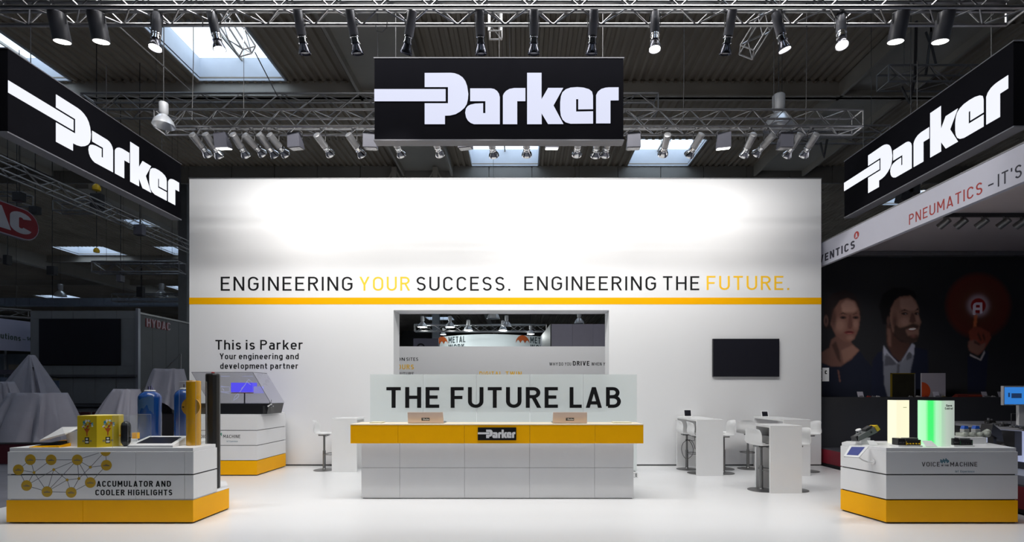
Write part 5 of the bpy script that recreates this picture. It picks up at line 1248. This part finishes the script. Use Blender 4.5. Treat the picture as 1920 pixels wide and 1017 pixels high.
# things on the ledge of the black wall
lY = 11.12; LZ = 1.501
def lx(px): return PX(px, lY)
t = thing('exhibit_board', 'dark bronze display panel with gold edge on the black ledge', 'panel', (lx(1694), lY, LZ))
MB().box(lx(1672), lx(1716), lY, lY+.03, LZ, PZ(700, lY)).build('panel', mat('bronze_black', (.03, .026, .015), .3, .4, var=.2), t)
MB().box(lx(1671), lx(1673), lY-.004, lY+.032, LZ, PZ(700, lY)).box(lx(1671), lx(1716), lY-.004, lY+.032, PZ(701.5, lY), PZ(700, lY)).build('gold_edge', mat('gold_edge', (.35, .24, .03), .3, .6), t)
MB().box(lx(1714.2), lx(1716.5), lY-.004, lY+.032, LZ, PZ(701, lY)).build('silver_edge', alu_dim, t)
t = thing('exhibit_board', 'pale lilac display panel with part of an orange circle on the black ledge', 'panel', (lx(1750), lY, LZ))
MB().box(lx(1728), lx(1773), lY, lY+.03, LZ, PZ(700, lY)).build('panel', mat('lilac_panel', (.36, .33, .37), .4), t)
b = MB(); b.poly([(lx(1728.3), LZ+.004)]+[(lx(1728.3+16*math.sin(a*PI/16)), PZ(734-17*math.cos(a*PI/16), lY)) for a in range(0, 12) if PZ(734-17*math.cos(a*PI/16), lY) > LZ], plane_front(lY), .003); b.build('orange_circle_print', mat('orange_red_print', (.50, .06, .01), .5), t)
for i, px in enumerate((1610.5, 1752, 1842, 1873)):
    s_ = 5.5 if i != 2 else 5
    t = thing('price_card', 'small pale card on the black ledge, %s from the left' % ORD[i], 'card', (lx(px), 11.06, LZ))
    quad(MB(), (lx(px-s_), 11.05, LZ), (lx(px+s_), 11.05, LZ), (lx(px+s_), 11.09, LZ+.12), (lx(px-s_), 11.09, LZ+.12), -.004).build('card', mat('card_grey', (.40, .38, .44), .5), t)
    MB().box(lx(px-s_*.6), lx(px+s_*.6), 11.044, 11.0495, LZ+.02, LZ+.03).build('caption_print', line_m, t)
rnd = random.Random(11)
for i, (px, cc) in enumerate(((1624, 'dull red'), (1633, 'silver'), (1641, 'pale'), (1702, 'silver'), (1716, 'pale'), (1731, 'dull red'), (1764, 'olive'), (1846, 'silver'), (1856, 'pale'))):
    m = {'dull red': mat('dull_red_part', (.22, .02, .015), .5), 'silver': alu_dim, 'pale': mat('pale_part', (.4, .38, .38), .5), 'olive': mat('olive_part', (.12, .10, .04), .5)}[cc]
    X = lx(px); t = thing('machine_part', '%s little valve part lying on the black ledge, %s from the left' % (cc, ORD[i]), 'valve part', (X, 11.03, LZ))
    MB().box(X-.04, X+.04, 11.02, 11.06, LZ, LZ+.018).build('body', m, t, bevel=.003); MB().tube((X-.02, 11.04, LZ+.018), (X-.02, 11.04, LZ+.034), .012, 8).tube((X+.02, 11.04, LZ+.018), (X+.02, 11.04, LZ+.028), .01, 8).build('knobs', m, t)
t = thing('display_tray', 'long dull red tray on the black ledge below the sleeve', 'tray', (lx(1815), 11.1, LZ))
MB().hexa([(lx(1790), 11.05, LZ), (lx(1846), 11.05, LZ), (lx(1846), 11.2, LZ), (lx(1790), 11.2, LZ)], [(lx(1793), 11.07, LZ+.05), (lx(1846), 11.07, LZ+.05), (lx(1846), 11.2, LZ+.07), (lx(1797), 11.2, LZ+.07)]).build('body', mat('tray_red', (.12, .015, .01), .5), t)
MB().box(lx(1812), lx(1842), 11.06, 11.069, LZ+.01, LZ+.035).build('front_strip', mat('orange_red_print', (.50, .06, .01), .5), t)
# white hall number tag at the wall end
t = thing('wall_tag', 'narrow white tag with a black letter at the right end of the big wall', 'tag', (PX(1548, 10.95), 10.95, 1.8))
X0, X1 = PX(1541, 10.95)+.01, PX(1554.5, 10.95); Z0, Z1 = PZ(715.5, 10.95), PZ(690, 10.95)
MB().box(X0, X1, 10.95, 10.956, Z0, Z1).build('card', white_lam, t)
b = MB(); text(b, 'C', plane_front(10.95), PX(1546.5, 10.95), PX(1551, 10.95), PZ(702, 10.95), 7*10.95/F, .26, .001); b.build('lettering', black_print, t)
MB().box(WX1, X0, 10.948, 10.958, Z0+.05, Z0+.07).box(WX1, X0, 10.948, 10.958, Z1-.07, Z1-.05).build('bracket', alu, t)

# lit counter of the neighbouring stand with exhibits and a monitor
PT = .386
t = thing('lit_counter', 'pale glowing curved counter on the neighbouring stand at the right edge', 'counter', (8.3, 8.4, PT))
plan = [(8.52, 9.75), (8.05, 9.1), (7.92, 8.4), (7.95, 7.7), (8.25, 7.0), (9.6, 6.6), (10, 9.75)]
ctop = 1.03
prism_z(plan, PT+.12, ctop-.03).build('body', emit('counter_glow', (.50, .56, .86), .55, (.6, .62, .7)), t)
prism_z(inset(plan, .05), PT, PT+.12).build('plinth', dark_core, t)
prism_z(inset(plan, -.06), ctop-.03, ctop+.01).build('top', mat('counter_top_grey', (.30, .30, .33), .35), t)
for k, (u, v) in enumerate(((8.12, 9.15), (7.94, 8.62), (7.89, 8.0))):
    MB().box(u-.10, u+.02, v-.17, v+.17, ctop-.42, ctop-.035).build('black_door', black_metal, t, bevel=.005)
    MB().lathe([(.045, 0), (.05, .01), (.03, .02)], 12, (u-.10, v, ctop-.30), Matrix.Rotation(-PI/2, 3, 'Y')).build('knob', steel, t)
dk = mat('dark_exhibit', (.03, .03, .03), .45, .3)
for i, (px, Y, wd, hh) in enumerate(((1846, 9.0, 12, .10), (1866, 8.6, 10, .04), (1883, 8.3, 14, .07), (1903, 8.0, 12, .05), (1919, 7.8, 10, .04))):
    X = PX(px, Y)+(.0 if i else .1); t = thing('exhibit', 'dark mechanical sample on the glowing counter, %s from the left' % ORD[i], 'sample', (X, Y, ctop+.011))
    r = wd/2*Y/F; z = ctop+.011
    MB().box(X-r, X+r, Y-.05, Y+.05, z, z+hh*.6).build('block', dk if i % 2 == 0 else alu_dim, t, bevel=.006)
    MB().tube((X-r*.5, Y, z+hh*.6), (X-r*.5, Y, z+hh), .02, 10).tube((X+r*.5, Y, z+hh*.6), (X+r*.5, Y, z+hh*.85), .015, 10).build('fittings', alu_dim, t)
    MB().tube((X-r-.03, Y-.02, z+.02), (X+r+.03, Y-.02, z+.02), .012, 8).build('rod', alu_dim, t)
MY = 8.5
t = thing('monitor', 'flat monitor with blue picture on a white pole at the right edge', 'monitor', (PX(1925, MY), MY, ctop))
MB().box(PX(1881.5, MY), PX(1968, MY), MY, MY+.05, PZ(760.5, MY), PZ(724, MY)).build('housing', mat('monitor_silver', (.45, .45, .47), .4), t, bevel=.004)
MB().box(PX(1883.5, MY), PX(1966, MY), MY-.003, MY-.0002, PZ(758.5, MY), PZ(726.5, MY)).build('screen', emit('monitor_blue', (.03, .20, .62), 1.0), t)
m_ = MB().box(PX(1896, MY), PX(1915, MY), MY-.006, MY-.0035, PZ(747, MY), PZ(738, MY)).box(PX(1890, MY), PX(1893, MY), MY-.006, MY-.0035, PZ(745, MY), PZ(737, MY)); m_.build('machine_picture', emit('picture_navy', (.01, .03, .09), 1.0), t)
MB().box(PX(1916, MY), PX(1928, MY), MY+.05, MY+.1, ctop+.01, PZ(755, MY)).build('pole', white_gloss, t)
t = thing('wire_stand', 'thin wire frame on the glowing counter beside the monitor pole', 'stand', (PX(1905, 8.7), 8.7, ctop))
MB().path([(PX(1896, 8.7), 8.7, ctop+.01), (PX(1896, 8.7), 8.7, PZ(776, 8.7)), (PX(1914, 8.7), 8.7, PZ(776, 8.7)), (PX(1914, 8.7), 8.7, ctop+.01)], .006, 5).build('frame', alu, t)
t = thing('sample_board', 'black sloping board with hoses, left end of the glowing counter', 'sample', (PX(1868, 7.9), 7.9, PT))
MB().hexa([(PX(1858, 7.9), 7.9, .95), (PX(1882, 7.9), 7.9, .82), (PX(1882, 7.9), 8.1, .82), (PX(1858, 7.9), 8.1, .95)], [(PX(1862, 7.9), 7.9, 1.10), (PX(1878, 7.9), 7.9, 1.0), (PX(1878, 7.9), 8.1, 1.0), (PX(1862, 7.9), 8.1, 1.10)]).build('board', black_metal, t)
MB().box(PX(1868, 7.9), PX(1874, 7.9), 7.95, 8.05, PT, .9).build('post', black_metal, t)

# ------------------------------------------------------------------ neighbouring stand on the left
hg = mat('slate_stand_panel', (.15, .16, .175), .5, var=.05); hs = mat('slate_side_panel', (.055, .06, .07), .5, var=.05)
bY, bX = 17.6, -13.6; bz = PZ(583, bY)
t = thing('stand_building', 'dark grey two-storey stand block with a huge black screen at the left', 'stand', (-15.5, bY, 0))
MB().box(PX(57, bY), bX-.02, bY+.03, 20.6, .0, bz-.02).build('core', dark_core, t)
xs = [57, 97, 137, 178, 218, 258]
zs = [(0, PZ(765, bY)), (PZ(757, bY), PZ(707, bY)), (PZ(703, bY), PZ(686, bY)), (PZ(598, bY), bz)]
for z0, z1 in zs:
    for i in range(5): MB().box(PX(xs[i], bY)+.006, PX(xs[i+1], bY)-.006, bY, bY+.03, z0, z1-.006).build('panel', hg, t)
for xa, xb in ((57, 75), (227, 258)): MB().box(PX(xa, bY), PX(xb, bY), bY, bY+.03, PZ(686, bY), PZ(598, bY)-.006).build('panel', hg, t)
MB().box(PX(75, bY), PX(227, bY), bY-.04, bY+.02, PZ(684, bY), PZ(598.5, bY)).build('screen', screen_black, t)
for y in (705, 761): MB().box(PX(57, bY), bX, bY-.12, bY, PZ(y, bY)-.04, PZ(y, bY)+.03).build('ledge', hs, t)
MB().box(bX-.04, bX+.05, bY-.05, bY+.06, 0, bz+.08).build('corner_post', mat('corner_post_grey', (.22, .23, .27), .4, .4), t)
yy = [bY+.06, 18.3, 19.0, 19.7, 20.5]
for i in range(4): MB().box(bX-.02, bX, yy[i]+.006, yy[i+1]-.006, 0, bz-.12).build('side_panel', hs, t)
MB().box(bX-.03, bX+.02, bY, 20.6, bz-.1, bz-.04).build('top_rail', alu_dim, t)
b = MB(); fpx = lambda u, v, n: (bX+n, u, v)
text(b, 'HYDAC', fpx, F*13.6/(977-274), F*13.6/(977-318.5), PZ(612.5, 17.99), .30, .18, .03); b.build('lettering', mat('pink_grey_letter', (.30, .22, .26), .4), t)
b = MB(); text(b, 'HYDAC', fpx, F*13.6/(977-272.5), F*13.6/(977-317), PZ(613.5, 17.99), .31, .26, .015); b.build('letter_shadow', mat('maroon_shadow', (.12, .006, .012), .5), t)  # wider maroon copy of the letters stands for their shadow
t = thing('stair_rail', 'thin diagonal handrail against the dark side of the grey stand', 'handrail', (-12.6, 17, 0))
MB().tube(P(262, 738, 16.5), P(339, 664, 16.5), .022, 6).build('rail', alu_dim, t)
MB().tube(P(262, 738, 16.5), (PX(262, 16.5), 16.5, 0), .022, 6).build('post', alu_dim, t); MB().tube(P(339, 664, 16.5), (PX(339, 16.5), 16.5, 0), .022, 6).build('post', alu_dim, t)
# red oval sign
RX = -17.0; t = thing('oval_sign', 'red rounded sign with white letters hanging at the left edge', 'sign', (RX, 16.5, 6.9))
z0, z1 = 6.86, 7.84; r = (z1-z0)/2; y1 = 17.46; y0 = 12.6
def oval(gr):
    rr = r+gr
    return [(y1-r+rr*math.sin(a*PI/14), z0+r-rr*math.cos(a*PI/14)) for a in range(15)]+[(y0+r-rr*math.sin(a*PI/14), z0+r+rr*math.cos(a*PI/14)) for a in range(15)]
fr = lambda u, v, n: (RX+n, u, v)
b = MB(); b.poly(oval(.035), lambda u, v, n: (RX-.16+n, u, v), .15); b.build('rim', mat('pale_sign_rim', (.35, .33, .40), .4), t)
b = MB(); b.poly(oval(0), fr, .004); b.build('face', mat('deep_red_face', (.20, .004, .012), .4), t)
mm = mat('sign_letter_grey_white', (.42, .42, .48), .4)
ln = lambda px: F*17.0/(977-px)
b = MB(); text(b, 'C', lambda u, v, n: (RX+.004+n, u, v), ln(18), ln(59), z0+.14, .72, .24, .01); b.build('lettering', mm, t); b = MB(); text(b, 'A', lambda u, v, n: (RX+.004+n, u, v), ln(-38), ln(20), z0+.14, .72, .24, .01); b.build('lettering', mm, t); b = MB()
text(b, 'HYD', lambda u, v, n: (RX+.004+n, u, v), 13.0, 15.4, z0+.14, .72, .24, .01); b.build('lettering', mm, t)
for y in (14, 16.8): MB().tube((RX-.08, y, z1+.03), (RX-.08, y, CZ), .012, 5).build('cable', black_metal, t)
# pale banner at the far left edge
aY = 19.5; t = thing('stand_banner', 'pale lilac banner with green-grey lettering at the far left edge', 'banner', (PX(20, aY), aY, 3))
quad(MB(), P(-60, 655, aY-3), P(55, 659.5, aY), P(55, 604, aY), P(-60, 590, aY-3), .04).build('banner_cloth', mat('lilac_banner', (.50, .52, .72), .6), t)
kx0, kx1 = P(-60, 0, aY-3), P(55, 0, aY); dirv = Vector((kx1.x-kx0.x, kx1.y-kx0.y, 0)); Lb = dirv.length; dirv.normalize(); nb = Vector((dirv.y, -dirv.x, 0))
def bp(u, v, n): q_ = Vector((kx0.x, kx0.y, 0))+dirv*u+nb*(n+.043); return (q_.x, q_.y, v)
ub = lambda px: next((k*.01 for k in range(int(Lb*100)+200) if VX+F*(kx0.x+dirv.x*k*.01)/(kx0.y+dirv.y*k*.01) >= px), Lb)
gt = mat('green_grey_print', (.05, .09, .09), .5)
b = MB(); text(b, 'utions', bp, ub(-2), ub(36), PZ(638, 18.5), .215, .17, .004); text(b, '-', bp, ub(39.5), ub(45), PZ(638, 18.5), .2, .12, .004); text(b, 'sol', bp, ub(48), ub(60), PZ(638.5, 19.3), .19, .17, .004); b.build('lettering', gt, t)
MB().box(PX(-40, aY), PX(57, aY), aY+.3, aY+.35, 0, PZ(663, aY)).build('stand_wall', mat('dull_teal_wall', (.06, .07, .085), .6, var=.3, scale=1.5), t)
MB().tube((PX(0, aY), aY+.2, 0), (PX(0, aY), aY+.2, PZ(600, aY)), .04, 6).build('pole', alu_dim, t)
sy = 19.0
for k, (xa, xb, ya, yb, c_, lab) in enumerate(((-30, 52, 694, 702, (.08, .07, .10), 'grey shelf board under the pale banner'), (0, 14, 708, 724, (.12, .14, .20), 'pale slatted crate at the far left edge under the banner'), (16, 42, 684, 694, (.12, .10, .08), 'brownish box on the shelf under the pale banner'))):
    o = MB().box(PX(xa, sy), PX(xb, sy), sy, sy+.4, PZ(yb, sy), PZ(ya, sy))
    if k != 2: 
        for xx in (xa+3, xb-3): o.box(PX(xx, sy)-.02, PX(xx, sy)+.02, sy+.1, sy+.14, 0, PZ(yb, sy))
    tag(o.build(('shelf', 'crate', 'storage_box')[k], mat('bg_tone_%d' % k, c_, .6, var=.2), None), lab, ('shelf', 'crate', 'box')[k])
t = thing('small_poster', 'small blue poster leaning at the dark wall behind the draped machines', 'poster', (PX(99, 17.2), 17.2, 1.2))
MB().box(PX(88, 17.2), PX(109, 17.2), 17.22, 17.25, PZ(738, 17.2), PZ(714, 17.2)).build('sheet', mat('poster_blue', (.06, .09, .16), .5, var=.2), t); MB().box(PX(88, 17.2), PX(109, 17.2), 17.22, 17.25, PZ(713.5, 17.2), PZ(710, 17.2)).build('header', mat('poster_olive', (.09, .08, .05), .5), t)
MB().box(PX(97, 17.2), PX(99, 17.2), 17.26, 17.29, 0, PZ(712, 17.2)).build('stand', black_metal, t)
for i, (xa, xb) in enumerate(((130, 148), (150, 168), (172, 190), (192, 206))):
    tq = thing('red_seat', 'dark red seat in the row behind the yellow box, %s from the left' % ORD[i], 'chair', (PX((xa+xb)/2, 16.2), 16.2, 0), 'dark red seats in a row')
    rs = mat('dark_red_fabric', (.07, .008, .015), .8)
    MB().box(PX(xa, 16.2), PX(xb, 16.2), 16.2, 16.26, .42, PZ(773, 16.2)).build('backrest', rs, tq, bevel=.02); MB().box(PX(xa, 16.2), PX(xb, 16.2), 15.8, 16.2, .40, .46).build('seat', rs, tq, bevel=.02)
    for xx in (xa+2, xb-2):
        MB().tube((PX(xx, 16.2), 15.85, 0), (PX(xx, 16.2), 15.85, .4), .012, 5).build('leg', steel, tq); MB().tube((PX(xx, 16.2), 16.2, 0), (PX(xx, 16.2), 16.2, .42), .012, 5).build('leg', steel, tq)

# machines under dust sheets
cloth = mat('grey_dust_sheet', (.36, .355, .42), .85, var=.06, scale=2, bump=.3, bscale=9)
def drape(label, Y, outline_top, outline_bot, zt_, zb_, depth, folds=9, amp=.05, seed=0, mid=None, legs=True, lab2='machine'):
    """loft from a small top ring to a wide folded hem; outlines = (x left, x right) in metres"""
    rnd = random.Random(seed); n = 72; rows_ = 16
    (a0, a1), (b0, b1) = outline_top, outline_bot; ct_, cb_ = (a0+a1)/2, (b0+b1)/2
    t = thing('covered_machine', label, 'covered machine', (cb_, Y, 0))
    ph = [rnd.uniform(0, 6.28) for _ in range(4)]; vs = []; fs = []
    for j in range(rows_+1):
        v = j/rows_; e = v**(.8 if mid is None else mid)
        cx = ct_+(cb_-ct_)*e; hw = (a1-a0)/2+((b1-b0)/2-(a1-a0)/2)*e; hd = min(depth*.5, (a1-a0)/2+.05)*(1-e)+depth*e
        for i in range(n):
            th = 2*PI*i/n; c_, s_ = math.cos(th), math.sin(th)
            sq = lambda q: math.copysign(abs(q)**.6, q)
            f = amp*v*(math.sin(folds*th+ph[0])+.6*math.sin((folds*1.7)//1*th+ph[1]+2*v)+.4*math.sin(3*th+ph[2]+3*v))
            hem = .10*v**4*math.sin(4*th+ph[3])
            vs.append((cx+(hw+f)*sq(c_), Y+(hd+f)*sq(s_), zt_+(zb_-zt_)*v+hem-.015*math.sin(5*th+ph[2])*(1-v)))
    for j in range(rows_):
        for i in range(n): fs.append((j*n+i, (j+1)*n+i, (j+1)*n+(i+1) % n, j*n+(i+1) % n))
    vs.append((ct_, Y, zt_+.01)); k = len(vs)-1
    for i in range(n): fs.append((k, i, (i+1) % n))
    MB().add(vs, fs).build('dust_sheet', cloth, t, smooth=70)
    MB().box(ct_-min(.2, (b1-b0)*.2), ct_+min(.2, (b1-b0)*.2), Y-.15, Y+.15, 0, zt_-.35).build('machine_base', black_metal, t)
    return t
def X_(px, Y): return PX(px, Y)
drape('pointed grey dust sheet over a tall machine at the far left', 14.5, (X_(57, 14.5), X_(62, 14.5)), (X_(-8, 14.5), X_(112, 14.5)), PZ(667, 14.5), PZ(765, 14.5), .5, 11, .08, 1, .95)
drape('grey dust sheet crumpled over low machines at the far left edge', 13.6, (X_(-20, 13.6), X_(22, 13.6)), (X_(-60, 13.6), X_(52, 13.6)), PZ(717, 13.6), PZ(800, 13.6), .3, 13, .07, 8, .9)
drape('broad flat-topped grey dust sheet hanging to the floor behind the touch terminal', 12.4, (X_(30, 12.4), X_(114, 12.4)), (X_(-8, 12.4), X_(139, 12.4)), PZ(738, 12.4), PZ(838, 12.4), .75, 11, .11, 2, 1.0)
drape('grey dust sheet with sloping left side behind the yellow box', 11.9, (X_(222, 11.9), X_(254, 11.9)), (X_(168, 11.9), X_(263, 11.9)), PZ(731, 11.9), PZ(836, 11.9), .5, 10, .06, 3, .85)
t = drape('tall grey dust sheet over a raised machine behind the blue bottles', 13.1, (X_(292, 13.1), X_(340, 13.1)), (X_(280, 13.1), X_(349, 13.1)), PZ(693, 13.1), PZ(762, 13.1), .45, 10, .045, 4, .9)
MB().hexa([(X_(305, 13.1), 12.9, 0), (X_(345, 13.1), 12.9, 0), (X_(345, 13.1), 13.4, 0), (X_(305, 13.1), 13.4, 0)], [(X_(298, 13.1), 12.9, 1.05), (X_(345, 13.1), 12.9, 1.05), (X_(345, 13.1), 13.4, 1.05), (X_(298, 13.1), 13.4, 1.05)]).build('stand', mat('brown_grey_stand', (.05, .045, .05), .6), t)
t = thing('low_wall', 'low dark red strip wall at the left edge behind the front left island', 'wall', (-9.5, 10.6, 0))
MB().box(-14, -7.35, 11.1, 11.15, 0, .45).build('board', mat('dark_red_strip', (.07, .006, .014), .6), t); MB().box(-14, -7.35, 11.08, 11.17, .45, .48).build('cap', dark_core, t)
# lilac wall box and dark box seen through the opening
t = thing('plain_partition', 'plain lilac-grey partition at the right of the view through the opening', 'partition', (PX(1080, 22), 22, 0))
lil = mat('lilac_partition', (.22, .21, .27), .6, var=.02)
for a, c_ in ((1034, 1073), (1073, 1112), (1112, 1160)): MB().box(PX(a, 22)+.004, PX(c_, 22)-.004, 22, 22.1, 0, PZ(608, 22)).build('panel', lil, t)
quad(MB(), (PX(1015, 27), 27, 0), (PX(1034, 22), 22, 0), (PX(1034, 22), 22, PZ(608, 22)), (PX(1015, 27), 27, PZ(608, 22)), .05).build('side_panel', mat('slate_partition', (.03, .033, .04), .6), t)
t = thing('dark_partition', 'dark blue partition at the left of the view through the opening', 'partition', (PX(795, 24), 24, 0))
MB().box(PX(775, 24), PX(822, 24), 24, 24.1, 0, PZ(635, 24)).build('panel', mat('ink_blue_panel', (.07, .07, .11), .6), t)
b = MB(); b.poly([(PX(789+8*math.cos(a*PI/8), 24), PZ(652-8*math.sin(a*PI/8), 24)) for a in range(9)]+[(PX(789+5*math.cos(a*PI/8), 24), PZ(652-5*math.sin(a*PI/8), 24)) for a in range(8, -1, -1)], plane_front(24), .004); b.build('ring_print', black_print, t)

# ------------------------------------------------------------------ cables, chains and hoists in the hall
def cable(label, pts, r=.008, cat='cable', name='cable', m=None): tag(MB().path(pts, r, 5).build(name, m or black_metal, smooth=60), label, cat)
for i, (px, y, Y) in enumerate(((360, 225, 8.9), (1511, 225, 8.9), (1462, 50, 6.2), (1512, 50, 6.25), (312, 45, 6.3), (380, 50, 6.2), (1281, 230, 8.9), (954, 262, 9.2), (706, 250, 9.0))):
    cable('dark vertical hanging cable, %s of those holding the trusses, from the left' % ORD[[1, 8, 6, 7, 0, 2, 5, 4, 3][i]], [(PX(px, Y), Y, PZ(y, Y)), (PX(px, Y)+.02, Y+.01, PZ(y, Y)+1.2), (PX(px, Y), Y, CZ)], .007)
cable('thin slanting steel stay behind the left end of the front truss', [P(222, 48, 6.6), P(360, 172, 9.4)], .008, 'stay', 'steel_stay', alu_dim)
cable('black cable sagging from the front truss right of the first cylinder lamps', [P(704, 46, 6.2), P(706, 58, 6.2), P(716, 60, 6.2), P(725, 52, 6.2), P(726, 38, 6.2)], .006)
cable('dark cable slanting down behind the left skylight', [P(478, 98, 8.3), P(520, 180, 10.5), P(570, 215, 12.8)], .010)
for i, (px, py, Y, sz) in enumerate(((181, 352, 16, .22), (181, 470, 18.2, .18))):
    t = thing('chain_hoist', ('yellow topped chain hoist hanging under the left sign', 'small yellow chain hoist hook below the first hoist')[i], 'hoist', P(px, py, Y))
    c = P(px, py, Y)
    MB().lathe([(.02, -sz*.5), (sz*.5, -sz*.4), (sz*.55, 0), (sz*.4, sz*.3), (.05, sz*.5)], 14, c).build('hook_cover', yel_p, t, smooth=60)
    MB().tube((c.x, Y, c.z+sz*.4), (c.x, Y, CZ), .012, 5).build('chain', black_metal, t)
    if i == 0: MB().box(c.x-.15, c.x+.2, Y-.1, Y+.1, c.z-.75, c.z-.2).build('motor', black_metal, t, bevel=.03)
for i, (px, py, Y, w_, h_) in enumerate(((36, 370, 16.5, .3, .3), (98, 508, 20, .3, .35), (226, 523, 18.4, .18, .24), (262, 432, 17, .3, .35), (66, 395, 18, .3, .28), (14, 488, 18, .16, .35), (264, 548, 24, .3, .5))):
    c = P(px, py, Y); t = thing('hall_spotlight', 'dark box lamp among the left hall trusses, %s from the left' % ORD[[1, 3, 4, 5, 2, 0, 6][i]], 'lamp', c)
    MB().box(c.x-w_/2, c.x+w_/2, Y-.1, Y+.1, c.z-h_/2, c.z+h_/2).build('housing', flood_grey if i in (2, 3) else black_metal, t, bevel=.02)
    MB().tube((c.x, Y, c.z+h_/2), (c.x, Y, CZ), .012, 5).build('hanger', black_metal, t)
cable('pair of black cables hanging behind the right lamps of the front truss', [P(1745, 10, 12.9), P(1746, 60, 12.9), P(1736, 140, 12.9)], .03, 'strap', 'black_strap')
cable('black strap crossing the short truss above the right sign', [P(1755, 120, 12.9), P(1748, 90, 12.9), P(1736, 60, 12.9)], .03, 'strap', 'black_strap')
cable('v-shaped black strap left of the right sign', [P(1690, 163, 12.9), P(1705, 193, 12.9), P(1716, 145, 12.9), P(1718, 40, 12.9)], .035, 'strap', 'black_strap')
cable('short v-shaped strap near the right end of the wall truss', [P(1538, 268, 12.3), P(1545, 295, 12.3), P(1551, 262, 12.3)], .03, 'strap', 'black_strap')
